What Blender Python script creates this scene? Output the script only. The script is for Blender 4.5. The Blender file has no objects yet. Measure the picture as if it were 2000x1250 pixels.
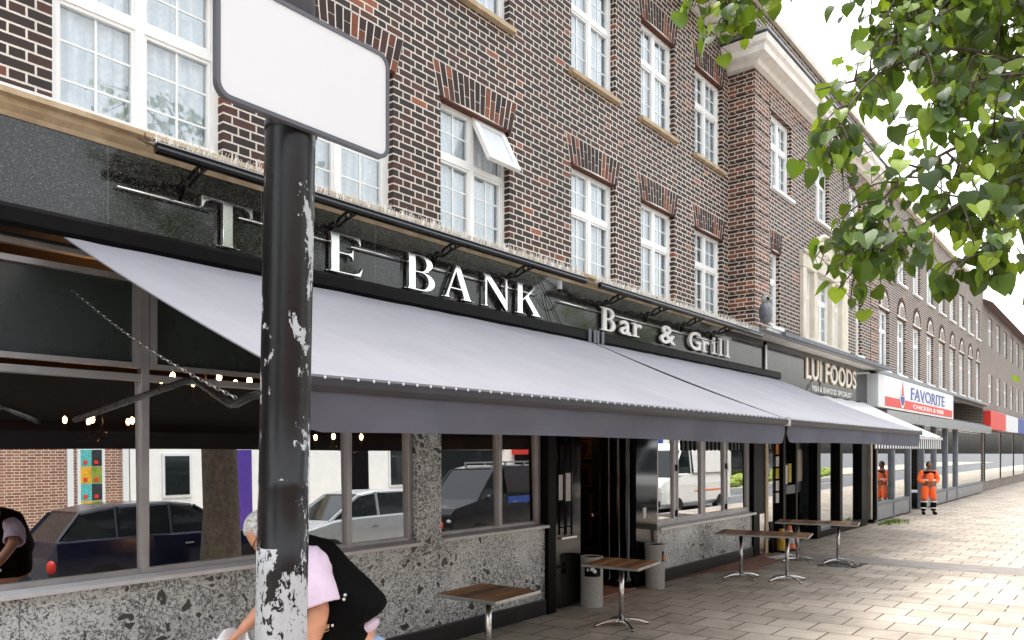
import bpy, bmesh, math, random
from mathutils import Vector, Matrix, noise as mnoise
R = math.radians
S = bpy.context.scene
COL = S.collection

# ---------------------------------------------------------------- camera, sky, sun, exposure
CAMY, CAMZ = -5.68, 2.03
cd = bpy.data.cameras.new('camera'); cam = bpy.data.objects.new('camera', cd); COL.objects.link(cam)
cam.location = (0, CAMY, CAMZ)
cam.rotation_euler = (R(90), 0, R(-90 + 39.0075))
cd.sensor_width = 36; cd.lens = 27.0; cd.shift_y = 0.1275; cd.clip_start = .05; cd.clip_end = 3000
S.camera = cam
W = bpy.data.worlds.new("World"); S.world = W; W.use_nodes = True
wn = W.node_tree.nodes; wl = W.node_tree.links
bg = wn['Background']; sk = wn.new('ShaderNodeTexSky'); sk.sky_type = 'NISHITA'; sk.sun_disc = False
SUN_EL, SUN_AZ = 73, 12          # azimuth clockwise from +Y
sk.sun_elevation = R(SUN_EL); sk.sun_rotation = R(SUN_AZ); sk.air_density = 1.6; sk.dust_density = 6.0; sk.ozone_density = 1.0
hs = wn.new('ShaderNodeHueSaturation'); hs.inputs['Saturation'].default_value = .22
wl.new(sk.outputs[0], hs.inputs['Color']); wl.new(hs.outputs[0], bg.inputs['Color']); bg.inputs['Strength'].default_value = .15
sd = bpy.data.lights.new('sun', 'SUN'); sun = bpy.data.objects.new('sun', sd); COL.objects.link(sun)
sd.energy = .32; sd.angle = R(35); sd.color = (1, .965, .91)
_d = Vector((math.sin(R(SUN_AZ))*math.cos(R(SUN_EL)), math.cos(R(SUN_AZ))*math.cos(R(SUN_EL)), math.sin(R(SUN_EL))))
sun.rotation_euler = _d.to_track_quat('Z', 'Y').to_euler(); sun.location = (0, -10, 30)
S.view_settings.view_transform = 'Standard'; S.view_settings.look = 'None'; S.view_settings.gamma = 1
S.view_settings.exposure = 2.1
S.render.engine = 'CYCLES'
S.cycles.max_bounces = 8; S.cycles.transparent_max_bounces = 12

# ---------------------------------------------------------------- helpers: objects
WL = {}                                           # world position of every root
def wloc(o): return WL.get(o.name, Vector((0, 0, 0))) if o else Vector((0, 0, 0))
def props(o, label=None, cat=None, group=None, kind=None):
    if label: o['label'] = label
    if cat: o['category'] = cat
    if group: o['group'] = group
    if kind: o['kind'] = kind
    return o
def thing(name, label, cat, loc=(0, 0, 0), rz=0, group=None):
    o = bpy.data.objects.new(name, None); COL.objects.link(o); o.location = loc; o.rotation_euler = (0, 0, rz)
    o.empty_display_size = .1
    WL[o.name] = Vector(loc)
    return props(o, label, cat, group)
def link_mesh(name, me, parent=None, mats=(), smooth=False, bevel=0, local=False):
    if mats is not None:
        for m in (mats if isinstance(mats, (list, tuple)) else [mats]): me.materials.append(m)
    o = bpy.data.objects.new(name, me); COL.objects.link(o)
    if parent:
        o.parent = parent; WL[o.name] = wloc(parent)
        if not local: me.transform(Matrix.Translation(-wloc(parent)))
    if smooth:
        for p in me.polygons: p.use_smooth = True
    if bevel:
        b = o.modifiers.new('bevel', 'BEVEL'); b.width = bevel; b.segments = 2; b.limit_method = 'ANGLE'; b.angle_limit = R(40)
    return o
def copy_tree(o, parent=None):
    c = o.copy(); COL.objects.link(c)
    if parent: c.parent = parent
    for ch in list(o.children): copy_tree(ch, c)
    return c

class MB:
    def __init__(s): s.v = []; s.f = []; s.mi = []; s.m = 0
    def add(s, vs, fs):
        b = len(s.v); s.v += [tuple(v) for v in vs]
        for f in fs: s.f.append(tuple(b+i for i in f)); s.mi.append(s.m)
        return s
    def quad(s, a, b, c, d): return s.add([a, b, c, d], [(0, 1, 2, 3)])
    def box(s, x0, x1, y0, y1, z0, z1):
        vs = [(x, y, z) for z in (z0, z1) for y in (y0, y1) for x in (x0, x1)]
        return s.add(vs, [(0, 2, 3, 1), (4, 5, 7, 6), (0, 1, 5, 4), (2, 6, 7, 3), (0, 4, 6, 2), (1, 3, 7, 5)])
    def hexa(s, bot, top):                        # two quads, same winding (ccw from above)
        return s.add(list(bot)+list(top), [(3, 2, 1, 0), (4, 5, 6, 7), (0, 1, 5, 4), (1, 2, 6, 5), (2, 3, 7, 6), (3, 0, 4, 7)])
    def prism(s, pts, f0, f1):                    # pts 2d -> f0(p), f1(p) 3d ; both ends capped
        n = len(pts)
        return s.add([f0(p) for p in pts]+[f1(p) for p in pts],
                     [tuple(range(n)), tuple(range(2*n-1, n-1, -1))]+[(i, i+n, (i+1) % n+n, (i+1) % n) for i in range(n)])
    def profx(s, pts, x0, x1):                    # profile in (y,z) swept along x
        return s.prism(pts, lambda p: (x0, p[0], p[1]), lambda p: (x1, p[0], p[1]))
    def profy(s, pts, y0, y1):                    # outline in (x,z) extruded in y
        return s.prism(pts, lambda p: (p[0], y0, p[1]), lambda p: (p[0], y1, p[1]))
    def profz(s, pts, z0, z1):
        return s.prism(pts, lambda p: (p[0], p[1], z0), lambda p: (p[0], p[1], z1))
    def tube(s, path, r, n=8, cap=True):
        P = [Vector(p) for p in path]; rs = r if isinstance(r, (list, tuple)) else [r]*len(P)
        vs = []; up = None
        for i, p in enumerate(P):
            t = (P[min(i+1, len(P)-1)]-P[max(i-1, 0)]).normalized()
            if up is None: up = t.orthogonal().normalized()
            else: up = (up - t*up.dot(t)).normalized()
            w = t.cross(up)
            for k in range(n):
                a = 2*math.pi*k/n; vs.append(p+(up*math.cos(a)+w*math.sin(a))*rs[i])
        fs = [(i*n+k, i*n+(k+1) % n, (i+1)*n+(k+1) % n, (i+1)*n+k) for i in range(len(P)-1) for k in range(n)]
        if cap: fs += [tuple(range(n-1, -1, -1)), tuple(range((len(P)-1)*n, len(P)*n))]
        return s.add(vs, fs)
    def lathe(s, prof, c, n=24):                  # prof: (r,z) upward
        vs = [(c[0]+r*math.cos(2*math.pi*k/n), c[1]+r*math.sin(2*math.pi*k/n), c[2]+z) for r, z in prof for k in range(n)]
        m = len(prof)
        fs = [(i*n+k, i*n+(k+1) % n, (i+1)*n+(k+1) % n, (i+1)*n+k) for i in range(m-1) for k in range(n)]
        fs += [tuple(range(n-1, -1, -1)), tuple(range((m-1)*n, m*n))]
        return s.add(vs, fs)
    def ball(s, c, r, nu=10, nv=7):
        rx, ry, rz = r if isinstance(r, tuple) else (r, r, r)
        vs = [(c[0], c[1], c[2]-rz)]
        for j in range(1, nv):
            a = -math.pi/2+math.pi*j/nv
            for k in range(nu):
                b = 2*math.pi*k/nu; vs.append((c[0]+rx*math.cos(a)*math.cos(b), c[1]+ry*math.cos(a)*math.sin(b), c[2]+rz*math.sin(a)))
        vs.append((c[0], c[1], c[2]+rz)); L = len(vs)-1
        fs = [(0, 1+(k+1) % nu, 1+k) for k in range(nu)]
        for j in range(nv-2):
            fs += [(1+j*nu+k, 1+j*nu+(k+1) % nu, 1+(j+1)*nu+(k+1) % nu, 1+(j+1)*nu+k) for k in range(nu)]
        fs += [(L, 1+(nv-2)*nu+k, 1+(nv-2)*nu+(k+1) % nu) for k in range(nu)]
        return s.add(vs, fs)
    def mesh(s, name):
        me = bpy.data.meshes.new(name); me.from_pydata(s.v, [], s.f); me.update()
        if any(s.mi): me.polygons.foreach_set('material_index', s.mi)
        return me
    def build(s, name, mats, parent=None, **k):
        me = s.mesh(name); return link_mesh(name, me, parent, mats, **k)
def box(name, m, parent, *a, **k): return MB().box(*a).build(name, m, parent, **k)

def eval_mesh(o):
    dg = bpy.context.evaluated_depsgraph_get(); dg.update()
    me = bpy.data.meshes.new_from_object(o.evaluated_get(dg)); me.materials.clear()
    d = o.data; bpy.data.objects.remove(o); return me
def curve_mesh(splines, ext, bev=0, off=0):              # closed outlines (x,z) -> solid facing -Y
    cu = bpy.data.curves.new('c', 'CURVE'); cu.dimensions = '2D'; cu.fill_mode = 'BOTH'; cu.extrude = ext; cu.bevel_depth = bev; cu.bevel_resolution = 1; cu.offset = off
    for pts in splines:
        sp = cu.splines.new('POLY'); sp.points.add(len(pts)-1); sp.use_cyclic_u = True
        for q, p in zip(sp.points, pts): q.co = (p[0], p[1], 0, 1)
    o = bpy.data.objects.new('c', cu); COL.objects.link(o); return eval_mesh(o)
def text_mesh(body, ext=.01, bev=0, off=0, space=1.0):
    cu = bpy.data.curves.new('t', 'FONT'); cu.body = body; cu.size = 1; cu.extrude = ext; cu.bevel_depth = bev; cu.offset = off; cu.space_character = space
    cu.resolution_u = 4
    o = bpy.data.objects.new('t', cu); COL.objects.link(o); return eval_mesh(o)
def fit(me, x0, x1, y, z0, z1):                   # flat lettering in XY -> upright on a wall facing -Y, fitted to the rectangle
    xs = [v.co.x for v in me.vertices]; ys = [v.co.y for v in me.vertices]
    ax, bx, ay, by = min(xs), max(xs), min(ys), max(ys)
    for v in me.vertices:
        x, z, d = v.co
        v.co = (x0+(x-ax)/(bx-ax)*(x1-x0), y-d, z0+(z-ay)/(by-ay)*(z1-z0))
    return me

# ---------------------------------------------------------------- helpers: materials
class NT:
    def __init__(s, name):
        s.m = bpy.data.materials.new(name); s.m.use_nodes = True; s.t = s.m.node_tree; s.n = s.t.nodes
        s.p = s.n['Principled BSDF']; s.out = s.n['Material Output']; s._c = None
    def node(s, ty, **k):
        n = s.n.new('ShaderNode'+ty)
        for a, b in k.items(): setattr(n, a, b)
        return n
    def put(s, sock, val):
        if isinstance(val, bpy.types.NodeSocket): s.t.links.new(val, sock)
        elif val is not None:
            if sock.type == 'RGBA' and len(val) == 3: val = (*val, 1)
            sock.default_value = val
    def math(s, op, a, b=None, c=None, clamp=False):
        n = s.node('Math', operation=op, use_clamp=clamp)
        for i, q in enumerate((a, b, c)):
            if q is not None: s.put(n.inputs[i], q)
        return n.outputs[0]
    def co(s):
        if not s._c: s._c = s.node('TexCoord').outputs['Object']
        return s._c
    def xyz(s, v=None):
        n = s.node('SeparateXYZ'); s.put(n.inputs[0], v or s.co()); return n.outputs
    def comb(s, x, y, z=0.0):
        n = s.node('CombineXYZ'); [s.put(n.inputs[i], q) for i, q in enumerate((x, y, z))]; return n.outputs[0]
    def scale(s, v, sc):
        n = s.node('VectorMath', operation='MULTIPLY'); s.put(n.inputs[0], v); s.put(n.inputs[1], sc); return n.outputs[0]
    def vadd(s, a, b):
        n = s.node('VectorMath', operation='ADD'); s.put(n.inputs[0], a); s.put(n.inputs[1], b); return n.outputs[0]
    def noise(s, sc, det=4, rough=.55, v=None, dist=0, color=False):
        n = s.node('TexNoise'); s.put(n.inputs['Vector'], v or s.co()); n.inputs['Scale'].default_value = sc
        n.inputs['Detail'].default_value = det; n.inputs['Roughness'].default_value = rough; n.inputs['Distortion'].default_value = dist
        return n.outputs['Color' if color else 'Fac']
    def voro(s, sc, feature='F1', v=None, out='Distance'):
        n = s.node('TexVoronoi', feature=feature); s.put(n.inputs['Vector'], v or s.co()); n.inputs['Scale'].default_value = sc
        return n.outputs[out]
    def white(s, v, color=False):
        n = s.node('TexWhiteNoise', noise_dimensions='3D'); s.put(n.inputs['Vector'], v); return n.outputs['Color' if color else 'Value']
    def ramp(s, f, stops, interp='LINEAR'):
        n = s.node('ValToRGB'); e = n.color_ramp.elements; n.color_ramp.interpolation = interp
        while len(e) < len(stops): e.new(.5)
        for q, (p, c) in zip(e, stops):
            q.position = p; q.color = (*c, 1) if not isinstance(c, (int, float)) else (c, c, c, 1)
        s.put(n.inputs[0], f); return n.outputs[0]
    def mix(s, f, a, b, mode='MIX'):
        n = s.node('Mix', data_type='RGBA', blend_type=mode); s.put(n.inputs[0], f); s.put(n.inputs[6], a); s.put(n.inputs[7], b); return n.outputs[2]
    def bump(s, h, st=.3, d=.01):
        n = s.node('Bump'); s.put(n.inputs['Height'], h); n.inputs['Strength'].default_value = st; n.inputs['Distance'].default_value = d
        s.put(s.p.inputs['Normal'], n.outputs[0]); return n.outputs[0]
    def set(s, col=None, rough=None, metal=None, spec=None, **k):
        s.put(s.p.inputs['Base Color'], col); s.put(s.p.inputs['Roughness'], rough); s.put(s.p.inputs['Metallic'], metal)
        s.put(s.p.inputs['Specular IOR Level'], spec)
        for a, b in k.items(): s.put(s.p.inputs[a.replace('_', ' ')], b)
        return s.m
def plain(name, col, rough=.5, metal=0., var=.15, sc=6, bump=0, bsc=80, spec=.5):
    t = NT(name); n = t.noise(sc, 5)
    c0 = tuple(x*(1-var) for x in col); c1 = tuple(min(1, x*(1+var)) for x in col)
    t.set(t.ramp(n, [(.3, c0), (.7, c1)]), t.math('MULTIPLY_ADD', t.noise(sc*3.1, 3), .25*rough, rough*.88), metal, spec)
    if bump: t.bump(t.noise(bsc, 4), bump, .004)
    return t.m
def emit(name, col, st):
    t = NT(name); e = t.node('Emission'); e.inputs[0].default_value = (*col, 1); e.inputs[1].default_value = st
    t.t.links.new(e.outputs[0], t.out.inputs[0]); return t.m
def glass(name, tint, refl, rough=0.0, fres=.6):
    t = NT(name); tr = t.node('BsdfTransparent'); tr.inputs[0].default_value = (*tint, 1)
    gl = t.node('BsdfGlossy'); gl.inputs[0].default_value = (.95, .97, .97, 1); gl.inputs['Roughness'].default_value = rough
    lw = t.node('LayerWeight'); lw.inputs[0].default_value = .25
    f = t.math('MULTIPLY_ADD', lw.outputs['Fresnel'], fres, refl, clamp=True)
    mx = t.node('MixShader'); t.put(mx.inputs[0], f); t.t.links.new(tr.outputs[0], mx.inputs[1]); t.t.links.new(gl.outputs[0], mx.inputs[2])
    t.t.links.new(mx.outputs[0], t.out.inputs[0]); return t.m

M = {}
def brickmat(name, palette, mortar=(.70, .645, .56), hot=.025, joint=.0064):
    # Flemish bond laid along x (or y on returns): stretcher 215 + header 102, 75 mm courses
    t = NT(name); X, Y, Z = t.xyz()
    h = t.math('ADD', X, Y); P = .3375
    wob = t.math('MULTIPLY_ADD', t.noise(9, 2), .006, -.003)
    zz = t.math('ADD', Z, wob); row = t.math('FLOOR', t.math('DIVIDE', zz, .075))
    rz = t.math('SUBTRACT', t.math('DIVIDE', zz, .075), row)
    off = t.math('MULTIPLY', t.math('FLOORED_MODULO', row, 2.0), P/2)
    a = t.math('DIVIDE', t.math('ADD', h, off), P); ca = t.math('FLOOR', a); fa = t.math('SUBTRACT', a, ca)
    hd = t.math('GREATER_THAN', fa, .667)
    st = t.math('MULTIPLY', t.math('MINIMUM', fa, t.math('ABSOLUTE', t.math('SUBTRACT', .667, fa))), P)
    hh = t.math('MULTIPLY', t.math('MINIMUM', t.math('ABSOLUTE', t.math('SUBTRACT', fa, .667)), t.math('SUBTRACT', 1.0, fa)), P)
    dx = t.math('MINIMUM', st, hh)
    dx = t.math('MINIMUM', t.math('MULTIPLY', fa, P), t.math('MINIMUM', t.math('MULTIPLY', t.math('SUBTRACT', 1.0, fa), P), t.math('MULTIPLY', t.math('ABSOLUTE', t.math('SUBTRACT', fa, .667)), P)))
    dz = t.math('MULTIPLY', t.math('MINIMUM', rz, t.math('SUBTRACT', 1.0, rz)), .075)
    d = t.math('SUBTRACT', t.math('MINIMUM', dx, dz), t.math('MULTIPLY_ADD', t.noise(60, 2), .005, -.0025))
    brick = t.math('SMOOTH_MIN', t.math('MULTIPLY_ADD', t.math('SUBTRACT', d, joint), 500.0, 0.0, clamp=True), 1.0, .05)
    idv = t.comb(t.math('MULTIPLY_ADD', ca, 2.0, hd), row, 3.7)
    rnd = t.white(idv); rnd2 = t.white(t.vadd(idv, (17.3, 5.1, 1.7)))
    col = t.ramp(rnd, palette)
    col = t.mix(t.math('LESS_THAN', rnd2, hot), col, t.ramp(rnd, [(0, (.15, .04, .018)), (1, (.28, .085, .035))]))
    col = t.mix(.55, col, t.ramp(t.noise(38, 5, .7), [(.25, .45), (.75, 1.35)]), 'MULTIPLY')
    soot = t.ramp(t.math('ADD', t.math('MULTIPLY', t.noise(.55, 5, .65), .6), t.math('MULTIPLY', t.noise(1.0, 5, .7, t.scale(t.co(), (3.2, 3.2, .35))), .4)), [(.34, .55), (.5, .95), (.68, 1.25)])
    col = t.mix(.9, col, soot, 'MULTIPLY')
    mcol = t.mix(t.noise(3, 5), tuple(q*.72 for q in mortar), tuple(min(1, q*1.15) for q in mortar)); mcol = t.mix(.55, mcol, soot, 'MULTIPLY')
    c = t.mix(brick, mcol, col)
    t.bump(t.math('ADD', t.math('MULTIPLY', brick, 1.0), t.math('MULTIPLY', t.noise(120, 3), .25)), .55, .006)
    M[name] = t.set(c, t.math('MULTIPLY_ADD', brick, -.2, .9)); return M[name]
DK = [(0, (.010, .0044, .0034)), (.4, (.025, .0080, .0052)), (.75, (.047, .0132, .0075)), (1, (.080, .0215, .011))]
brickmat('brick', DK)
brickmat('brick_dark', [(0, (.020, .011, .009)), (.6, (.045, .018, .013)), (1, (.085, .030, .020))], hot=.02)
brickmat('brick_quoin', [(0, (.05, .016, .010)), (.5, (.11, .035, .018)), (1, (.2, .06, .028))], hot=.12)
brickmat('brick_red', [(0, (.20, .075, .045)), (.6, (.28, .11, .06)), (1, (.34, .16, .09))])

t = NT('voussoir'); g = t.node('NewGeometry').outputs['Random Per Island']
c = t.ramp(g, [(0, (.016, .007, .0055)), (.55, (.036, .0125, .0085)), (.82, (.075, .021, .012)), (.93, (.20, .058, .025)), (1, (.27, .085, .035))])
c = t.mix(.5, c, t.ramp(t.noise(45, 5, .7), [(.25, .5), (.75, 1.3)]), 'MULTIPLY'); t.bump(t.noise(120, 3), .4, .004); M['voussoir'] = t.set(c, .8)
M['mortar'] = plain('mortar', (.74, .70, .63), .9, bump=.3)
M['red_rub'] = plain('red_rub', (.10, .033, .02), .85, sc=9, var=.4, bump=.3)

# grey breche marble with black veining
t = NT('marble'); v = t.co()
warp = t.vadd(v, t.scale(t.noise(7, 4, .65, color=True), (.17, .17, .17)))
big = t.ramp(t.noise(1.15, 3, .55), [(.35, 0), (.66, 1)])
base = t.mix(t.noise(8, 6, .75), (.40, .43, .435), (.88, .92, .93))
sp1 = t.math('MULTIPLY', t.math('SUBTRACT', t.noise(44, 4, .62, warp, .8), t.math('MULTIPLY_ADD', big, -.12, .53)), 12.0, clamp=True)
sp2 = t.math('MULTIPLY', t.math('SUBTRACT', t.noise(75, 3, .6, warp), .57), 11.0, clamp=True)
c = t.mix(t.math('MULTIPLY', sp1, .93), base, (.035, .038, .037)); c = t.mix(t.math('MULTIPLY', sp2, .75), c, (.07, .075, .07))
edge = t.voro(10.5, 'DISTANCE_TO_EDGE', warp); cv = t.xyz(t.voro(10.5, 'F1', warp, 'Color'))[0]
inside = t.math('MULTIPLY', t.math('SUBTRACT', edge, t.math('MULTIPLY_ADD', t.noise(30, 5, .7), .26, -.03)), 9.0, clamp=True)
cell = t.math('MULTIPLY', t.math('LESS_THAN', cv, t.math('MULTIPLY_ADD', big, .50, -.12)), inside)
web = t.math('SUBTRACT', 1.0, t.math('MULTIPLY', t.math('ABSOLUTE', t.math('SUBTRACT', t.noise(17, 5, .6, warp, 1.2), .5)), 26.0), clamp=True); c = t.mix(t.math('MULTIPLY', web, .55), c, (.62, .64, .63))
c = t.mix(t.math('MULTIPLY', t.math('SUBTRACT', 1.0, inside), t.math('MULTIPLY', t.math('LESS_THAN', cv, t.math('MULTIPLY_ADD', big, .50, -.12)), .6)), c, (.66, .69, .68))
c = t.mix(cell, c, t.mix(t.noise(34, 6, .8), (.006, .007, .007), (.075, .08, .076)))
X, Y, Z = t.xyz(); fx = t.math('FRACT', t.math('DIVIDE', X, .78)); jt = t.math('LESS_THAN', fx, .005)
slab = t.white(t.comb(t.math('FLOOR', t.math('DIVIDE', X, .78)), 1.0, 2.0)); c = t.mix(.35, c, t.ramp(slab, [(0, .65), (1, 1.25)]), 'MULTIPLY')
c = t.mix(jt, c, (.10, .10, .095)); M['marble'] = t.set(c, .24)

t = NT('granite'); sp = t.voro(170, 'F1', None, 'Color'); q = t.xyz(sp)[0]
c = t.ramp(q, [(0, (.003, .0033, .0033)), (.55, (.008, .0085, .008)), (.8, (.03, .031, .027)), (1, (.11, .11, .095))])
c = t.mix(.5, c, t.ramp(t.noise(9, 5, .7), [(.3, .6), (.7, 1.5)]), 'MULTIPLY')
X, Y, Z = t.xyz(); jt = t.math('LESS_THAN', t.math('FRACT', t.math('DIVIDE', t.math('ADD', X, .12), 1.23)), .0035)
c = t.mix(jt, c, (.13, .13, .12)); M['granite'] = t.set(c, t.ramp(t.noise(3, 4), [(.3, .06), (.7, .14)]), None, .55)
M['black_gloss'] = plain('black_gloss', (.0025, .0024, .0025), .07, var=.3)
M['black'] = plain('black', (.0028, .0026, .003), .45, var=.3, bump=.1, spec=.10)
M['bar_dark'] = plain('bar_dark', (.035, .035, .042), .45, var=.15, spec=.3)
M['black_metal'] = plain('black_metal', (.0035, .0035, .004), .28, .0, var=.3)
M['plinth'] = plain('plinth', (.010, .0105, .012), .4, var=.45, sc=4)
M['alu'] = plain('alu', (.36, .36, .37), .42, .55, var=.12, sc=5)
M['alu_pale'] = plain('alu_pale', (.58, .58, .60), .4, .2, var=.08)
M['upvc'] = plain('upvc', (.80, .80, .78), .35, var=.05, sc=3)
M['chrome'] = plain('chrome', (.86, .86, .87), .17, 1.0, var=.03)
M['steel'] = plain('steel', (.62, .61, .60), .24, 1.0, var=.06, sc=14)
M['sign_white'] = plain('sign_white', (.68, .695, .71), .35, var=.012, sc=2)
M['white_metal'] = plain('white_metal', (.78, .78, .77), .35, .1, var=.06)
M['rim_grey'] = plain('rim_grey', (.085, .085, .105), .4, var=.12)
t = NT('stone'); n = t.noise(5, 6, .65); c = t.ramp(n, [(.25, (.30, .21, .12)), (.55, (.46, .35, .22)), (.8, (.56, .47, .34))])
t.bump(t.noise(50, 4), .3, .004); M['stone'] = t.set(c, .85)
t = NT('stone_pale'); c = t.ramp(t.noise(4, 6, .65), [(.25, (.50, .45, .36)), (.6, (.66, .61, .51))]); t.bump(t.noise(40, 4), .2, .004); M['stone_pale'] = t.set(c, .8)
t = NT('cornice_paint'); c = t.ramp(t.noise(6, 6, .7), [(.2, (.50, .45, .38)), (.45, (.74, .71, .66)), (.8, (.82, .80, .77))]); M['cornice_paint'] = t.set(c, .7)
t = NT('fabric'); v = t.co(); we = t.math('ADD', t.math('SINE', t.math('MULTIPLY', t.xyz()[0], 900.0)), t.math('SINE', t.math('MULTIPLY', t.xyz()[1], 900.0)))
X, Y, Z = t.xyz(); seam = t.math('LESS_THAN', t.math('FRACT', t.math('DIVIDE', X, 1.19)), .008)
streak = t.noise(1.0, 5, .65, t.scale(t.co(), (9, .8, .8))); c = t.ramp(t.noise(1.1, 5, .6), [(.25, (.222, .221, .245)), (.75, (.268, .266, .292))]); c = t.mix(.35, c, t.ramp(streak, [(.3, .82), (.6, 1.0)]), 'MULTIPLY'); c = t.mix(t.math('MULTIPLY', seam, .35), c, (.16, .16, .18)); t.bump(t.math('ADD', t.noise(2.6, 4), t.math('MULTIPLY', t.noise(14, 3), .12)), .35, .035)
M['fabric'] = t.set(c, .88, spec=.2)
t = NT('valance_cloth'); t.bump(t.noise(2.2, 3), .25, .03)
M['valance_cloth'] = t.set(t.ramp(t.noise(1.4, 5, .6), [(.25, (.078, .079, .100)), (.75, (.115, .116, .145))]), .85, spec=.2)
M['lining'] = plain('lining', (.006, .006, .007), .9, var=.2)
t = NT('curtain'); X, Y, Z = t.xyz(); f = t.math('SINE', t.math('ADD', t.math('MULTIPLY', X, 55.0), t.math('MULTIPLY', t.noise(3, 3), 9.0)))
zig = t.math('SINE', t.math('MULTIPLY_ADD', t.math('PINGPONG', X, .05), 90.0, t.math('MULTIPLY', Z, 110.0)))
c = t.mix(t.math('MULTIPLY_ADD', f, .5, .5), (.70, .76, .81), (.90, .93, .95)); c = t.mix(t.math('MULTIPLY_ADD', zig, .10, .10), c, (.5, .6, .68))
M['curtain'] = t.set(c, .9)
M['room'] = plain('room', (.10, .105, .11), .9)
M['room_light'] = plain('room_light', (.62, .64, .66), .9)
M['room_warm'] = plain('room_warm', (.035, .015, .008), .7, var=.4)
M['glass_up'] = glass('glass_up', (.92, .96, .97), .16, fres=.8)
M['glass_shop'] = glass('glass_shop', (.30, .32, .33), .50, fres=.4)
M['glass_dark'] = glass('glass_dark', (.05, .06, .06), .10, fres=.3)
M['sky_white_pane'] = plain('sky_white_pane', (.66, .69, .72), .12, var=.04)  # open pane: white of the mirrored sky put into its colour
M['moulding_glint'] = plain('moulding_glint', (.05, .022, .009), .16, .5)  # warm highlights on the black door mouldings put into their colour
M['frosted'] = plain('frosted', (.030, .038, .038), .28, var=.25, sc=2)
M['glass_car'] = plain('glass_car', (.012, .016, .018), .04, var=.1)
M['canopy_sheet'] = glass('canopy_sheet', (.80, .78, .72), .12, fres=.4)
# peeling black paint over pale undercoat: more bare metal low down and towards the edges
t = NT('peeling'); X, Y, Z = t.xyz(); v = t.scale(t.co(), (1, 1, .55))
n = t.math('ADD', t.noise(8, 6, .68, v, .6), t.math('MULTIPLY', t.noise(42, 5, .75, v), .30))
side = t.math('MULTIPLY', t.math('ABSOLUTE', t.math('ADD', t.math('MULTIPLY', X, .629), t.math('MULTIPLY', Y, -.777))), 1.3)
low = t.ramp(t.math('SUBTRACT', 1.0, t.math('MULTIPLY', t.math('SUBTRACT', Z, 1.35), .55), clamp=True), [(0, .02), (.35, .10), (.6, .125), (.82, .17), (.91, .24), (1, .28)])
fleck = t.math('GREATER_THAN', t.noise(34, 4, .7, t.scale(t.co(), (1.3, 1.3, .7)), .5), t.math('MULTIPLY_ADD', t.noise(7, 3), -.25, .70))
pe = t.math('MULTIPLY', t.math('GREATER_THAN', t.math('ADD', t.math('ADD', n, side), low), .885), t.math('SUBTRACT', 1.0, fleck))
patch = t.math('MULTIPLY', t.math('GREATER_THAN', Z, 1.70), t.math('LESS_THAN', Z, 1.93)); pe2 = t.math('MULTIPLY', pe, t.math('MULTIPLY_ADD', t.math('MULTIPLY', patch, t.math('LESS_THAN', side, .075)), -1.0, 1.0))
c = t.mix(pe2, t.mix(t.noise(20, 4), (.0022, .0022, .0028), (.006, .006, .0075)), t.mix(t.noise(14, 5), (.30, .32, .34), (.52, .54, .57)))
t.bump(t.math('ADD', t.math('MULTIPLY', pe2, -1.0), t.math('MULTIPLY', t.noise(25, 4), .3)), .5, .003)
M['peeling'] = t.set(c, t.math('ADD', t.math('MULTIPLY', pe2, .35), t.math('MULTIPLY_ADD', t.noise(18, 4), .22, .20)), None, .38)
# paving slabs in rows square to the shops, slightly skewed
t = NT('paving'); X, Y, Z = t.xyz(); u = t.math('DIVIDE', t.math('MULTIPLY_ADD', Y, .108, X), .476); ru = t.math('FLOOR', u); fu = t.math('SUBTRACT', u, ru)
vv = t.math('ADD', t.math('DIVIDE', t.math('ADD', Y, .04), .46), t.math('MULTIPLY', t.math('FLOORED_MODULO', ru, 2.0), .5)); rv = t.math('FLOOR', vv); fv = t.math('SUBTRACT', vv, rv)
du = t.math('MINIMUM', fu, t.math('SUBTRACT', 1.0, fu)); dv = t.math('MINIMUM', fv, t.math('SUBTRACT', 1.0, fv))
d = t.math('SUBTRACT', t.math('MINIMUM', du, dv), t.math('MULTIPLY_ADD', t.noise(30, 3), .008, -.004))
sl = t.math('MULTIPLY', t.math('SUBTRACT', d, .011), 110.0, clamp=True)
rn = t.white(t.comb(ru, rv, 1.0)); c = t.ramp(rn, [(0, (.37, .315, .255)), (.5, (.43, .37, .305)), (1, (.475, .41, .34))])
c = t.mix(.9, c, t.ramp(t.noise(1.1, 6, .7), [(.28, .72), (.5, 1.0), (.75, 1.1)]), 'MULTIPLY')
c = t.mix(.6, c, t.ramp(t.noise(60, 5, .75), [(.3, .75), (.7, 1.18)]), 'MULTIPLY')
spot = t.math('LESS_THAN', t.voro(3.1, 'F1'), .055); c = t.mix(t.math('MULTIPLY', spot, .45), c, (.10, .085, .07))
stn = t.ramp(t.noise(.8, 6, .75, None, .6), [(.50, 0), (.64, 1)]); c = t.mix(t.math('MULTIPLY', stn, .45), c, (.16, .13, .10)); gum = t.math('LESS_THAN', t.voro(7.3, 'F1'), .06); c = t.mix(t.math('MULTIPLY', gum, t.math('MULTIPLY', t.white(t.comb(rv, ru, 4.0)), .5)), c, (.09, .08, .07))
dirt = t.math('MULTIPLY', t.math('MULTIPLY_ADD', Y, .9, 1.0, clamp=True), t.ramp(t.noise(2.3, 5, .6), [(.3, .2), (.7, 1)])); c = t.mix(t.math('MULTIPLY', dirt, .5), c, (.10, .085, .072))
c = t.mix(sl, (.035, .029, .024), c); t.bump(t.math('ADD', sl, t.math('MULTIPLY', t.noise(90, 4), .2)), .5, .006)
M['paving'] = t.set(c, t.ramp(t.noise(2, 4), [(.3, .68), (.7, .88)]), None, .25)
M['tarmac'] = plain('tarmac', (.22, .195, .175), .85, var=.18, sc=5, bump=.5, bsc=160)
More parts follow.
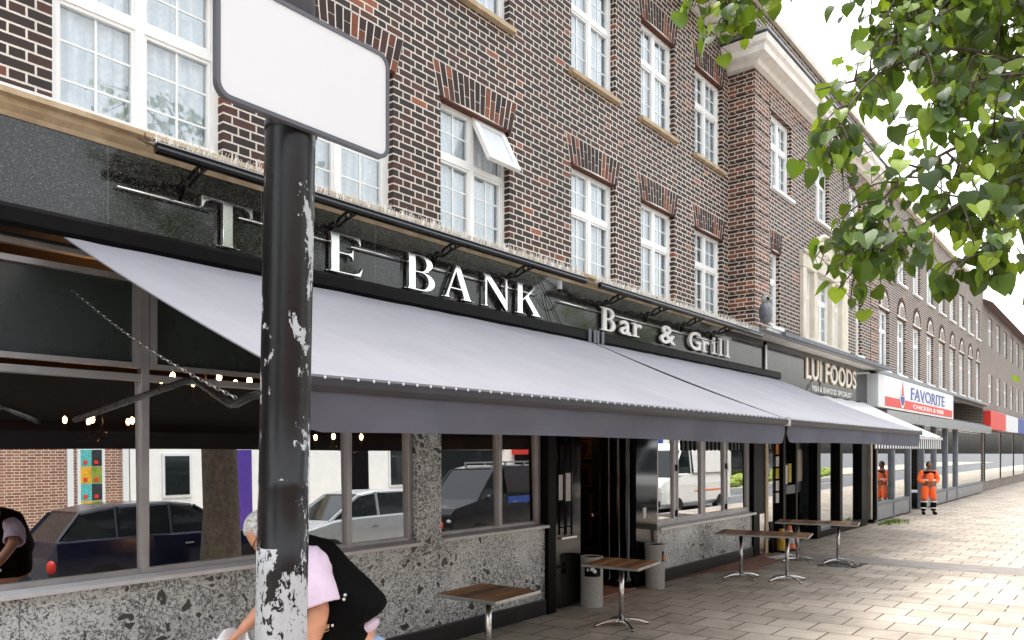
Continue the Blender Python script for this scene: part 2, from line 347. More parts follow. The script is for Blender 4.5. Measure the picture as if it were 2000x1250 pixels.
M['asphalt'] = plain('asphalt', (.10, .10, .105), .8, var=.2, sc=2, bump=.5, bsc=120)
M['kerb'] = plain('kerb', (.36, .35, .33), .8, bump=.3)
t = NT('redpave'); X, Y, Z = t.xyz(); b = t.node('TexBrick'); t.put(b.inputs['Vector'], t.co()); b.inputs['Scale'].default_value = 5; b.inputs['Mortar Size'].default_value = .012
for i, cc in ((1, (.25, .11, .075)), (2, (.33, .16, .11)), (3, (.13, .09, .07))): b.inputs[i].default_value = (*cc, 1)
M['redpave'] = t.set(t.mix(.7, b.outputs[0], t.ramp(t.noise(6, 5), [(.3, .6), (.7, 1.2)]), 'MULTIPLY'), .8)
# distressed plank table top
t = NT('plank'); X, Y, Z = t.xyz(); pl = t.math('FLOOR', t.math('MULTIPLY', Y, 9.0)); oi = t.node('ObjectInfo').outputs['Random']
gv = t.comb(t.math('ADD', t.math('MULTIPLY', X, 2.2), t.math('MULTIPLY_ADD', pl, 7.7, t.math('MULTIPLY', oi, 30.0))), t.math('MULTIPLY', Y, 34.0), oi)
gr = t.noise(2.0, 6, .7, gv); c = t.ramp(t.math('ADD', gr, t.math('MULTIPLY_ADD', t.white(t.comb(pl, oi, 1.0)), .3, -.15)), [(.25, (.03, .015, .009)), (.38, (.14, .066, .031)), (.54, (.37, .18, .08)), (.8, (.60, .36, .19))])
c = t.mix(t.math('LESS_THAN', t.math('FRACT', t.math('MULTIPLY', Y, 9.0)), .04), c, (.012, .008, .006)); M['plank'] = t.set(c, t.ramp(gr, [(.3, .42), (.7, .6)]), None, .35)
M['table_edge'] = plain('table_edge', (.40, .40, .39), .3, .85)
t = NT('pebble'); q = t.xyz(t.voro(260, 'F1', None, 'Color'))[0]; M['pebble'] = t.set(t.ramp(q, [(0, (.22, .215, .20)), (.6, (.36, .35, .325)), (1, (.50, .49, .46))]), .75)
M['paper'] = plain('paper', (.72, .72, .70), .6, var=.06, sc=25)
M['white_letter'] = plain('white_letter', (.82, .81, .78), .4, var=.03)
M['gold'] = plain('gold', (.50, .36, .20), .4, .3, var=.1)
M['red_paint'] = plain('red_paint', (.62, .035, .025), .4, var=.05)
M['blue_paint'] = plain('blue_paint', (.02, .06, .28), .4)
M['navy'] = plain('navy', (.006, .008, .022), .16, var=.1)
M['silver'] = plain('silver', (.42, .44, .46), .22, .5, var=.05)
M['van_white'] = plain('van_white', (.78, .79, .78), .25, var=.03)
M['van_black'] = plain('van_black', (.012, .013, .016), .15, var=.1)
M['rubber'] = plain('rubber', (.006, .006, .006), .8)
M['purple'] = plain('purple', (.07, .035, .24), .35)
M['render_white'] = plain('render_white', (.76, .75, .73), .8, var=.05, sc=2, bump=.2)
M['grey_paint'] = plain('grey_paint', (.13, .14, .16), .6)
M['grey_panel'] = plain('grey_panel', (.16, .17, .18), .35, var=.25)
M['wood_pale'] = plain('wood_pale', (.52, .40, .26), .6, var=.15)
M['wood_dark'] = plain('wood_dark', (.045, .03, .02), .4)
M['tan_panel'] = plain('tan_panel', (.27, .235, .185), .45, var=.15)
M['skin'] = plain('skin', (.60, .29, .18), .5, var=.12, sc=14)
M['skin_brown'] = plain('skin_brown', (.16, .075, .045), .5)
M['hair_grey'] = plain('hair_grey', (.55, .55, .54), .7, var=.35, sc=60, bump=.6, bsc=140)
M['hair_dark'] = plain('hair_dark', (.02, .015, .012), .7)
M['pink_shirt'] = plain('pink_shirt', (.66, .53, .66), .9, var=.08, sc=9, bump=.2, bsc=20)
M['vest'] = plain('vest', (.0016, .0016, .0018), .9, var=.3, sc=6, bump=.3, bsc=14, spec=.12)
t = NT('jeans'); M['jeans'] = t.set(t.ramp(t.noise(7, 5), [(.3, (.20, .30, .46)), (.7, (.40, .52, .68))]), .9)
M['hivis'] = plain('hivis', (.90, .13, .02), .7, var=.12, sc=8)
M['reflector'] = plain('reflector', (.68, .66, .58), .5)
M['cone_yellow'] = plain('cone_yellow', (.62, .36, .02), .5, var=.25, sc=12)
M['cone_orange'] = plain('cone_orange', (.70, .16, .04), .5)
M['bark'] = plain('bark', (.075, .058, .042), .95, var=.5, sc=14, bump=1, bsc=26)
t = NT('leaf'); g = t.node('NewGeometry').outputs['Random Per Island']
c = t.ramp(g, [(0, (.010, .028, .006)), (.42, (.030, .074, .011)), (.72, (.10, .19, .018)), (1, (.30, .40, .03))]); c = t.mix(.4, c, t.ramp(t.noise(40, 3), [(.3, .7), (.7, 1.2)]), 'MULTIPLY')
tl = t.node('BsdfTranslucent'); t.put(tl.inputs[0], t.mix(.5, c, (.30, .42, .02))); mx = t.node('MixShader'); mx.inputs[0].default_value = .45
t.set(c, .42); t.t.links.new(t.p.outputs[0], mx.inputs[1]); t.t.links.new(tl.outputs[0], mx.inputs[2]); t.t.links.new(mx.outputs[0], t.out.inputs[0]); M['leaf'] = t.m
M['hedge'] = plain('hedge', (.20, .26, .03), .7, var=.5, sc=20, bump=1)
M['door_paint'] = plain('door_paint', (.005, .0045, .0045), .2, var=.3)
M['bulb'] = emit('bulb', (1, .42, .14), 24); M['bulb_big'] = emit('bulb_big', (1, .50, .2), 26)
M['spike'] = plain('spike', (.70, .69, .66), .4, .2)
# ================================================================ GROUND
def struct(name, mb, m, **k): return props(mb.build(name, m, None, **k), kind='structure')
struct('ground', MB().quad((-400, -400, -.14), (600, -400, -.14), (600, 400, -.14), (-400, 400, -.14)), M['asphalt'])
struct('pavement', MB().box(-40, 140, -6.35, 1.2, -.12, 0), M['paving'])
struct('kerb', MB().box(-40, 140, -6.50, -6.353, -.13, .012), M['kerb'], bevel=.015)
struct('far_pavement', MB().box(-60, 160, -20, -13.4, -.13, -.02), M['paving'])
struct('tarmac_strip', MB().add([(14.25, -.05, .004), (15.45, -.05, .004), (15.95, -6.3, .004), (15.06, -6.3, .004), (14.62, -2.0, .004)], [(0, 4, 3, 2, 1)]), M['tarmac'])
struct('red_paving', MB().add([(10.6, -.03, .004), (15.0, -.03, .004), (14.9, -.55, .0042), (12.75, -.72, .004), (12.05, -.20, .004)], [(0, 4, 3, 2, 1)]), M['redpave'])
for x in range(-3, 24, 2):
    struct('lane_marking', MB().quad((x*4, -9.9, -.134), (x*4+2.2, -9.9, -.134), (x*4+2.2, -9.8, -.134), (x*4, -9.8, -.134)), M['van_white'])

# ================================================================ wall and window builders
def holed_wall(mb, x0, x1, z0, z1, holes, y, rev):
    xs = sorted({x0, x1, *[h[0] for h in holes], *[h[1] for h in holes]}); zs = sorted({z0, z1, *[h[2] for h in holes], *[h[3] for h in holes]})
    for a, b in zip(xs, xs[1:]):
        for c, d in zip(zs, zs[1:]):
            if any(h[0] <= a and b <= h[1] and h[2] <= c and d <= h[3] for h in holes): continue
            mb.quad((a, y, c), (b, y, c), (b, y, d), (a, y, d))
    for a, b, c, d in holes:
        mb.quad((a, y, c), (a, y, d), (a, y+rev, d), (a, y+rev, c)); mb.quad((b, y, c), (b, y+rev, c), (b, y+rev, d), (b, y, d))
        mb.quad((a, y, d), (b, y, d), (b, y+rev, d), (a, y+rev, d)); mb.quad((a, y, c), (a, y+rev, c), (b, y+rev, c), (b, y, c))
def upper_window(par, x0, x1, z0, z1, y, cols=2, tr=.60, rows=(3, 2), sub=2, open_light=False, curtain=True, sill=True, sillmat='stone'):
    """white casement: outer frame, mullions, transom; children pane, glazing_bars, curtain, sill"""
    w = MB(); F, D = .055, .07
    w.box(x0, x1, y, y+D, z0, z0+F); w.box(x0, x1, y, y+D, z1-F, z1); w.box(x0, x0+F, y, y+D, z0+F, z1-F); w.box(x1-F, x1, y, y+D, z0+F, z1-F)
    zt = z1-(z1-z0)*(1-tr) if tr else None
    lights = []; cw = (x1-x0-F)/cols
    for i in range(1, cols):
        xm = x0+F/2+i*cw; w.box(xm-.034, xm+.034, y+.002, y+D, z0+F, z1-F)
    if tr:
        for i in range(cols):
            w.box(x0+F+i*cw-(.0 if i == 0 else -.0065), x0+i*cw+cw, y+.001, y+D, zt-.034, zt+.034)
    for i in range(cols):
        a, b = x0+F/2+i*cw+.03, x0+F/2+(i+1)*cw-.03
        if tr: lights += [(a, b, z0+F, zt-.034, rows[0], i, 0), (a, b, zt+.034, z1-F, rows[1], i, 1)]
        else: lights += [(a, b, z0+F, z1-F, rows[0], i, 0)]
    for a, b, c, d, r, i, k in lights:             # casement stiles, a little behind the frame
        if open_light and k == 1 and i == cols-1: continue
        s_ = .028
        w.box(a, b, y+.012, y+D-.01, c, c+s_); w.box(a, b, y+.012, y+D-.01, d-s_, d); w.box(a, a+s_, y+.0125, y+D-.01, c+s_, d-s_); w.box(b-s_, b, y+.0125, y+D-.01, c+s_, d-s_)
    win = w.build('window', M['upvc'], par)
    g = MB(); bars = MB()
    for a, b, c, d, r, i, k in lights:
        if open_light and k == 1 and i == cols-1: continue
        g.quad((a+.02, y+.04, c+.02), (b-.02, y+.04, c+.02), (b-.02, y+.04, d-.02), (a+.02, y+.04, d-.02))
        for q in range(1, sub):
            xm = a+(b-a)*q/sub; bars.box(xm-.009, xm+.009, y+.032, y+.047, c+.02, d-.02)
        for q in range(1, r):
            zm = c+(d-c)*q/r; bars.box(a+.02, b-.02, y+.0335, y+.046, zm-.008, zm+.008)
    g.build('pane', M['glass_up'], win); bars.build('glazing_bars', M['upvc'], win)
    if open_light:                                # top-hung light swung out at its foot
        a, b, c, d, r, i, k = lights[-1]; L = d-c; an = R(27)
        def T(x, h, q): return (x, y-.005-math.sin(an)*h-math.cos(an)*q*1.0, d-math.cos(an)*h+math.sin(an)*q)
        o = MB()
        def bar(xa, xb, ha, hb, q0=-.02, q1=.03): o.hexa([T(xa, hb, q0), T(xb, hb, q0), T(xb, hb, q1), T(xa, hb, q1)], [T(xa, ha, q0), T(xb, ha, q0), T(xb, ha, q1), T(xa, ha, q1)])
        bar(a-.03, b+.03, -.02, .05); bar(a-.03, b+.03, L-.03, L+.04); bar(a-.03, a+.045, .05, L-.03); bar(b-.045, b+.03, .05, L-.03)
        ol = o.build('open_light', M['upvc'], win)
        MB().quad(T(a+.04, L-.03, .005), T(b-.04, L-.03, .005), T(b-.04, .05, .005), T(a+.04, .05, .005)).build('pane', M['sky_white_pane'], win)
    if curtain:
        rn = random.Random(int(x0*100+z0*10)); cu = MB(); n = 40
        for (ca, cb) in ((x0-.01, (x0+x1)/2+.01-rn.random()*.03), ((x0+x1)/2+.02+rn.random()*.04, x1+.085)):
            ph = rn.random()*6; vs = []
            for i in range(n+1):
                xx = ca+(cb-ca)*i/n; yy = y+.105+.018*math.sin(i*1.1+ph)+.01*math.sin(i*.4)
                lift = .05+.07*abs(math.sin((i/n)*3+ph)) if rn.random() < 2 and (z0 < 5) else .03
                vs += [(xx, yy, z0+lift), (xx, yy, z1-.05)]
            cu.add(vs, [(2*i, 2*i+2, 2*i+3, 2*i+1) for i in range(n)])
        cu.build('curtain', M['curtain'], win, smooth=True)
    bx = MB(); e = .01                             # room behind
    bx.quad((x0-.1, y+.9, z0-.1), (x1+.1, y+.9, z0-.1), (x1+.1, y+.9, z1+.1), (x0-.1, y+.9, z1+.1))
    bx.quad((x0-.1, y+.09, z0-.1), (x0-.1, y+.9, z0-.1), (x0-.1, y+.9, z1+.1), (x0-.1, y+.09, z1+.1)); bx.quad((x1+.1, y+.09, z0-.1), (x1+.1, y+.09, z1+.1), (x1+.1, y+.9, z1+.1), (x1+.1, y+.9, z0-.1))
    bx.quad((x0-.1, y+.09, z1+.1), (x1+.1, y+.09, z1+.1), (x1+.1, y+.9, z1+.1), (x0-.1, y+.9, z1+.1)); bx.quad((x0-.1, y+.09, z0-.1), (x0-.1, y+.9, z0-.1), (x1+.1, y+.9, z0-.1), (x1+.1, y+.09, z0-.1))
    bx.build('room', M['room_light' if curtain else 'room'], win)
    if sill:
        MB().profx([(y+.03, z0+.002), (y-.15, z0-.02), (y-.15, z0-.075), (y-.09, z0-.085), (y+.03, z0-.085)], x0-.06, x1+.06).build('sill', M[sillmat], win)
    return win
def flat_arch(par, x0, x1, z, y, h=.345, splay=.10, n=None):
    """gauged flat arch of splayed bricks, proud of the wall"""
    n = n or max(7, int(round((x1-x0)/.078))); a = MB(); xa, xb = x0-.03, x1+.03; rn = random.Random(int(x0*37+z*11))
    def X(u, k): return (xa+(xb-xa)*u)*(1-k)+((xa-splay)+(xb-xa+2*splay)*u)*k
    def camber(u): return -.022+.03*math.sin(math.pi*u)
    a.m = 1; a.hexa([(X(0, 0), y-.010, z-.012), (X(1, 0), y-.010, z-.012), (X(1, 0), y+.02, z-.012), (X(0, 0), y+.02, z-.012)], [(X(0, 1), y-.010, z+h), (X(1, 1), y-.010, z+h), (X(1, 1), y+.02, z+h), (X(0, 1), y+.02, z+h)])
    a.m = 0
    for i in range(n):
        u0, u1 = (i+.10)/n, (i+.90)/n; cut = .34 if i % 2 else .66
        for k0, k1 in ((0, cut-.015), (cut+.015, 1)):
            def P(u, k, yy): return (X(u, k), yy, z+camber(u)+(h-.004-camber(u))*k)
            q = .0125+rn.random()*.004
            a.hexa([P(u0, k0, y-q), P(u1, k0, y-q), P(u1, k0, y), P(u0, k0, y)], [P(u0, k1, y-q), P(u1, k1, y-q), P(u1, k1, y), P(u0, k1, y)])
    o = a.build('brick_arch', [M['voussoir'], M['mortar']], par)
    MB().box(x0-.005, x1+.005, y-.004, y+.1, z-.03, z-.001).build('soffit', M['red_rub'], o)
    return o
def shop_frame(mb, xs, z0, z1, y, w=.055, d=.07, rails=()):
    for i, x in enumerate(xs):
        mb.box(x-w/2, x+w/2, y, y+d, z0, z1)
    for a, b in zip(xs, xs[1:]):
        for z, hh in [(z0+.02, .04), (z1-.02, .04)]+[(r, .05) for r in rails]:
            mb.box(a+w/2, b-w/2, y+.003, y+d-.003, z-hh/2, z+hh/2)
def tilted_pane(par, x0, x1, z0, z1, y, m, tilt=0.0, yaw=0.0):
    s = math.tan(tilt)*(z1-z0); q = math.tan(yaw)*(x1-x0)
    return MB().quad((x0, y, z0), (x1, y+q, z0), (x1, y+q+s, z1), (x0, y+s, z1)).build('pane', m, par)

# ================================================================ THE BAR
bar = thing('bar_building', 'dark brick building with white casement windows above a black granite and mottled marble bar front', 'building', (5, .12, 0))
YB = .12
W1 = [(-3.42, -2.12), (-1.56, -.26), (.28, 1.54), (2.12, 3.40), (3.98, 5.26), (5.94, 7.11), (8.41, 9.52), (10.26, 11.34), (12.10, 13.20)]
w_ = MB(); holes = [(a, b, 4.34, 5.86) for a, b in W1]+[(a, b, 7.09, 8.62) for a, b in W1]
holed_wall(w_, -8, 13.505, 4.2, 9.45, holes, YB, .10)
w_.quad((-8, YB, 4.2), (-8, YB, 9.45), (-8, 9, 9.45), (-8, 9, 0)); w_.quad((-8, 9, 0), (-8, 9, 9.45), (13.505, 9, 9.45), (13.505, 9, 0))
w_.build('brick_wall', M['brick'], bar)
for i, (a, b) in enumerate(W1):
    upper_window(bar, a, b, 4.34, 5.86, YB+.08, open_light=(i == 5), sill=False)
    flat_arch(bar, a, b, 5.86, YB)
    upper_window(bar, a, b, 7.09, 8.62, YB+.08); flat_arch(bar, a, b, 8.62, YB)
MB().box(-8, 13.45, -.32, .9, 9.45, 9.50).build('eaves_soffit', M['cornice_paint'], bar)
MB().profx([(-.46, 9.46), (-.33, 9.46), (-.33, 9.62), (-.47, 9.62)], -8, 13.4).build('gutter', M['black_metal'], bar)
MB().add([(-8, -.3, 9.60), (13.4, -.3, 9.60), (13.4, 4.5, 12.2), (-8, 4.5, 12.2), (13.4, 9, 9.6), (-8, 9, 9.6)], [(0, 1, 2, 3), (3, 2, 4, 5)]).build('roof', M['red_rub'], bar)
# stone cornice over the fascia
MB().profx([(YB, 4.365), (-.12, 4.345), (-.15, 4.33), (-.15, 4.295), (-.105, 4.285), (-.095, 4.25), (-.06, 4.215), (-.05, 4.185), (YB, 4.185)], -8, 13.50).build('cornice', M['stone'], bar)
MB().box(-8, 3.2, -.10, .19, 4.347, 4.372).build('lead_flashing', M['upvc'], bar)
MB().box(-8, 14.78, -.04, .3, 3.46, 4.183).build('fascia_panel', M['granite'], bar)
MB().box(-8, 14.22, -.062, -.0402, 3.54, 3.562).build('fascia_trim', M['alu'], bar)
# ground floor: openings
ZT = 3.46
wall = MB()
for a, b, z0, z1 in [(-8, -5.2, .19, ZT), (-5.2, 5.475, .19, 1.075), (5.475, 5.825, .19, ZT), (5.825, 7.66, .19, 1.075), (10.54, 14.30, .19, .80)]:
    wall.box(a, b, 0, .22, z0, z1)
wall.build('marble_wall', M['marble'], bar)
pl = MB()
for a, b in ((-8, 7.66), (10.54, 14.30)): pl.box(a, b, -.03, .22, 0, .193)
pl.build('plinth', M['plinth'], bar, bevel=.008)
# left bay window
def bay(xs, z0, rail, y=.06, tilt=R(.8), mat_top='glass_dark', sillz=1.075, top=3.44, sd=.07):
    f = MB(); shop_frame(f, xs, z0, top, y, .062, .07, rails=(rail,) if rail else ())
    o = f.build('shop_window', M['alu'], bar, bevel=.004)
    for a, b in zip(xs, xs[1:]):
        tilted_pane(o, a+.031, b-.031, z0+.04, (rail or top)-.025, y+.035, M['glass_shop'], tilt)
        if rail:
            tilted_pane(o, a+.07, b-.07, rail+.08, top-.15, y+.03, M['frosted'])
            tf = MB(); shop_frame(tf, (a+.06, b-.06), rail+.065, top-.12, y-.012, .05, .05); tf.build('top_light_frame', M['alu'], o)
    MB().profx([(y+.03, z0+.003), (-sd, z0-.012), (-sd, z0-.045), (y+.03, z0-.045)], xs[0]-.05, xs[-1]+.05).build('sill', M['alu_pale'], o, bevel=.004)
    return o
bay([-5.15, -3.2, -1.2, .78, 2.735, 4.655, 5.44], 1.11, 2.575)
bay([5.86, 6.875, 7.62], 1.12, None, top=2.95)
box('head_panel', M['grey_paint'], bar, -5.2, 5.47, .10, .2, 3.42, 3.459); box('head_panel', M['black'], bar, 5.83, 7.66, .07, .2, 2.955, ZT)
# bifold windows on the right
f = MB(); xs = [10.575, 11.255, 12.26, 13.19, 14.26]; shop_frame(f, xs, .86, 2.95, .05, .085, .07)
for a, b in zip(xs, xs[1:]):
    f.box(a+.045, a+.085, .04, .10, .90, 2.91); f.box(b-.085, b-.045, .04, .10, .90, 2.91); f.box(a+.085, b-.085, .042, .10, .90, .955); f.box(a+.085, b-.085, .042, .10, 2.86, 2.91)
o = f.build('folding_window', M['alu_pale'], bar, bevel=.004)
for a, b in zip(xs, xs[1:]): tilted_pane(o, a+.08, b-.08, .95, 2.86, .07, M['glass_shop'], R(.35))
for x in (11.255, 13.19):
    for z in (1.02, 1.75, 2.55): box('hinge', M['black'], o, x-.022, x+.022, .02, .045, z-.05, z+.05)
MB().profx([(.09, .862), (-.08, .848), (-.08, .81), (.09, .81)], 10.53, 14.34).build('window_sill', M['upvc'], bar)
box('head_panel', M['black'], bar, 10.54, 14.30, .07, .2, 2.955, ZT)
# door recess
box('pilaster', M['black'], bar, 7.665, 7.83, -.05, .22, 0, ZT, bevel=.006); box('pilaster', M['black'], bar, 14.303, 14.86, -.04, .25, 0, ZT, bevel=.006)
box('steel_kickplate', M['steel'], bar, 14.56, 14.80, -.052, -.041, .02, .80)
p = MB(); p.box(7.832, 8.44, -.005, .2, .03, ZT); p.build('gloss_panel', M['black_gloss'], bar)
p = MB(); p.box(9.90, 10.535, -.005, .2, .03, ZT); p.build('gloss_panel', M['black_gloss'], bar)
rc = MB(); rc.quad((8.44, .2, 0), (8.44, .2, ZT), (8.44, 1.5, ZT), (8.44, 1.5, 0)); rc.quad((9.9, .2, 0), (9.9, 1.5, 0), (9.9, 1.5, ZT), (9.9, .2, ZT)); rc.quad((8.44, 1.5, 0), (8.44, 1.5, ZT), (9.9, 1.5, ZT), (9.9, 1.5, 0)); rc.quad((8.44, 0, 2.95), (9.9, 0, 2.95), (9.9, 1.5, 2.95), (8.44, 1.5, 2.95)); rc.box(8.44, 9.9, .0, .15, 2.96, ZT)
rc.build('recess_lining', M['black_gloss'], bar)
box('threshold', M['redpave'], bar, 8.44, 9.9, .0, 1.5, .0, .022)
# ornate black door folded back against the right side of the recess
d = MB(); DX = 9.86
d.box(DX, DX+.04, .62, 1.42, .05, 2.75)
dr = d.build('door', M['door_paint'], bar, bevel=.004)
for k in range(6):
    z0 = .22+k*.42; z1 = z0+.34
    pm = MB()
    for q, s_ in ((0, .028), (.05, .018)):
        a, b, c, e = .74+q, 1.30-q, z0+q, z1-q; xx = DX-.022+q*.2
        pm.box(xx, DX-.0005, a, b, c, c+s_); pm.box(xx, DX-.0005, a, b, e-s_, e); pm.box(xx, DX-.0008, a, a+s_, c+s_, e-s_); pm.box(xx, DX-.0008, b-s_, b, c+s_, e-s_)
    pm.build('door_moulding', M['moulding_glint'], dr)
MB().ball((DX-.045, .70, 1.05), .035).build('door_knob', M['steel'], dr, smooth=True)
for yy, rr in ((.12, .055), (.27, .07), (.43, .055)):
    MB().lathe([(rr*1.5, 0), (rr*1.5, .12), (rr, .16), (rr, 2.6), (rr*1.4, 2.66), (rr*1.4, 2.75)], (9.84, yy, .022), 14).build('door_column', M['black_gloss'], bar, smooth=True)
# long pull handle and menu on the left gloss panel
for x in (8.02, 8.17, ): 
    h = MB(); h.tube([(x, -.05, .95), (x, -.05, 2.35)], .014); h.tube([(x, 0, 1.05), (x, -.05, 1.05)], .009); h.tube([(x, 0, 2.25), (x, -.05, 2.25)], .009); h.build('pull_handle', M['black_metal'], bar, smooth=True)
for a, b, c, e in ((7.95, 8.03, 1.40, 1.72), (8.08, 8.24, 1.38, 1.74), (10.10, 10.19, 1.02, 1.18)): box('notice', M['paper'], bar, a, b, -.0095, -.0055, c, e)
MB().ball((9.45, .75, 2.70), .07, 14, 10).build('recess_lamp', M['bulb_big'], bar, smooth=True); MB().tube([(9.45, .75, 2.76), (9.45, .75, 2.949)], .012, 8).build('lamp_stem', M['black_metal'], bar)
box('handle_plate', M['steel'], bar, 7.96, 8.30, -.045, -.006, .90, .925)
# interior of the bar
it = MB(); it.quad((-8, 6, 0), (-8, 6, 4), (13.4, 6, 4), (13.4, 6, 0)); it.quad((-8, .25, 3.45), (-8, 6, 3.45), (13.4, 6, 3.45), (13.4, .25, 3.45)); it.quad((-8, .25, .02), (13.4, .25, .02), (13.4, 6, .02), (-8, 6, .02)); it.quad((13.4, .25, 0), (13.4, 6, 0), (13.4, 6, 3.5), (13.4, .25, 3.5)); it.quad((-8, .25, 0), (-8, .25, 3.5), (-8, 6, 3.5), (-8, 6, 0))
it.build('interior', M['room_warm'], bar)
for a, b in ((8.3, 8.43), (9.91, 10.1)): box('partition', M['room_warm'], bar, a, b, .25, 5.9, .03, 3.44)

def chandelier(x, y, z, r, label, n=6):
    t_ = thing('chandelier', label, 'chandelier', (x, y, z), 0, 'lit chandeliers inside the bar')
    f = MB(); f.tube([(x, y, z-.15), (x, y, 3.44)], .012, 6); f.ball((x, y, z-.12), .06)
    for k in range(n):
        a = 2*math.pi*k/n+.3; ex, ey = x+r*math.cos(a), y+r*math.sin(a)
        f.tube([(x, y, z-.12), (x+r*.5*math.cos(a), y+r*.5*math.sin(a), z-.2), (ex, ey, z-.14), (ex, ey, z-.02)], .010, 5)
        MB().ball((ex, ey, z+.03), (.024, .024, .040), 8, 6).build('bulb', M['bulb'], t_)
    f.build('frame', M['black_metal'], t_)
chandelier(4.02, 1.5, 2.70, .42, 'lit chandelier hanging nearest the glass in the second window bay'); chandelier(3.62, 2.9, 2.32, .34, 'lower lit chandelier deeper inside the bar in the leftmost pane', 5)
chandelier(6.05, 2.1, 2.17, .36, 'lit chandelier seen right of the lamp post under the awning', 5); chandelier(5.2, 1.6, 2.62, .36, 'lit chandelier hidden mostly by the black lamp post', 5)
# ================================================================ LETTERING OF THE BAR
def arc(cx, cz, rx, rz, a0, a1, n=10): return [(cx+rx*math.cos(R(a0+(a1-a0)*i/n)), cz+rz*math.sin(R(a0+(a1-a0)*i/n))) for i in range(n+1)]
GL = {
 'T': [[(0, 1), (0, .72), (.045, .72), (.10, .87), (.19, .925), (.35, .925), (.35, .08), (.33, .045), (.22, .03), (.22, 0), (.68, 0), (.68, .03), (.57, .045), (.55, .08), (.55, .925), (.71, .925), (.80, .87), (.855, .72), (.9, .72), (.9, 1)]],
 'H': [[(0, 0), (.42, 0), (.42, .03), (.33, .05), (.31, .09), (.31, .47), (.69, .47), (.69, .09), (.67, .05), (.58, .03), (.58, 0), (1, 0), (1, .03), (.91, .05), (.89, .09), (.89, .91), (.91, .95), (1, .97), (1, 1), (.58, 1), (.58, .97), (.67, .95), (.69, .91), (.69, .54), (.31, .54), (.31, .91), (.33, .95), (.42, .97), (.42, 1), (0, 1), (0, .97), (.09, .95), (.11, .91), (.11, .09), (.09, .05), (0, .03)]],
 'E': [[(0, 0), (.80, 0), (.86, .27), (.82, .27), (.74, .12), (.62, .07), (.33, .07), (.33, .48), (.50, .48), (.57, .45), (.60, .36), (.64, .36), (.64, .67), (.60, .67), (.57, .58), (.50, .55), (.33, .55), (.33, .93), (.60, .93), (.71, .89), (.77, .76), (.81, .76), (.79, 1), (0, 1), (0, .97), (.10, .95), (.12, .91), (.12, .09), (.10, .05), (0, .03)]],
 'B': [[(0, 0)]+[(.50, 0)]+arc(.50, .27, .33, .27, -90, 75, 12)+[(.66, .545)]+arc(.48, .77, .29, .23, -50, 90, 12)+[(0, 1), (0, .97), (.10, .95), (.12, .91), (.12, .09), (.10, .05), (0, .03)],
       [(.32, .07)]+[(.32, .49)]+arc(.46, .28, .17, .21, 90, -90, 12), [(.32, .555), (.32, .93)]+arc(.43, .745, .145, .185, 90, -90, 12)],
 'A': [[(0, 0), (.36, 0), (.36, .03), (.27, .05), (.25, .09), (.30, .27), (.62, .27), (.68, .09), (.67, .05), (.58, .03), (.58, 0), (1.02, 0), (1.02, .03), (.94, .05), (.90, .10), (.58, 1.0), (.46, 1.0), (.15, .10), (.10, .05), (0, .03)], [(.325, .34), (.46, .74), (.595, .34)]],
 'N': [[(0, 0), (.34, 0), (.34, .03), (.25, .05), (.23, .09), (.23, .76), (.83, -.02), (.90, -.02), (.90, .91), (.92, .95), (1.0, .97), (1.0, 1), (.68, 1), (.68, .97), (.79, .95), (.81, .91), (.81, .36), (.30, 1), (0, 1), (0, .97), (.09, .94), (.14, .88), (.14, .09), (.12, .05), (0, .03)]],
 'K': [[(0, 0), (.42, 0), (.42, .03), (.33, .05), (.31, .09), (.31, .42), (.38, .49), (.66, .09), (.65, .05), (.58, .03), (.58, 0), (1.05, 0), (1.05, .03), (.95, .05), (.89, .11), (.52, .62), (.76, .89), (.84, .95), (.95, .97), (.95, 1), (.58, 1), (.58, .97), (.67, .95), (.67, .91), (.31, .52), (.31, .91), (.33, .95), (.42, .97), (.42, 1), (0, 1), (0, .97), (.09, .95), (.11, .91), (.11, .09), (.09, .05), (0, .03)]],
}
sg = thing('bar_sign', 'large polished serif letters on a chrome rail across the black granite fascia', 'sign', (5.3, -.04, 3.6))
for ch, a, b in (('T', 3.09, 3.53), ('H', 3.68, 4.12), ('E', 4.255, 4.68), ('B', 5.20, 5.625), ('A', 5.72, 6.22), ('N', 6.34, 6.85), ('K', 6.93, 7.48)):
    me = curve_mesh(GL[ch], .017, .006, -.024); fit(me, a, b, -.085, 3.635 if ch != 'N' else 3.627, 3.995)
    link_mesh('letter_'+ch.lower(), me, sg, M['chrome'])
def rod(par, segs, z, y):
    for a, b in segs: MB().tube([(a, y, z), (b, y, z)], .0085, 8).build('rail', M['chrome'], par, smooth=True)
rod(sg, ((2.47, 3.20), (3.42, 3.77), (4.03, 4.36), (4.56, 5.28), (5.55, 5.90), (6.05, 6.42), (6.72, 7.02), (7.12, 7.44)), 3.905, -.075)
s2 = thing('bar_and_grill_sign', 'smaller white letters reading Bar & Grill on the granite fascia', 'sign', (10.9, -.04, 3.6))
def small_letter(ch, nm, a, b, z0, z1, serifs=()):
    if ch in GL: me = curve_mesh(GL[ch], .012, .004); fit(me, a, b, -.085, z0, z1)
    else: me = text_mesh(ch, .012, .004, off=.012); fit(me, a, b, -.085, z0, z1)
    me.materials.append(M['white_letter']); n = len(me.vertices)
    if serifs:
        bm = bmesh.new(); bm.from_mesh(me); mb = MB()
        for (u0, u1, q0, q1) in serifs: mb.box(a+(b-a)*u0, a+(b-a)*u1, -.099, -.075, z0+(z1-z0)*q0, z0+(z1-z0)*q1)
        t_ = mb.mesh('t'); bm.from_mesh(t_); bm.to_mesh(me); bm.free()
    link_mesh('letter_'+nm, me, s2, None)
small_letter('B', 'b', 8.80, 9.17, 3.66, 3.975)
small_letter('a', 'a', 9.30, 9.585, 3.665, 3.865, ((.8, 1.12, 0, .1),))
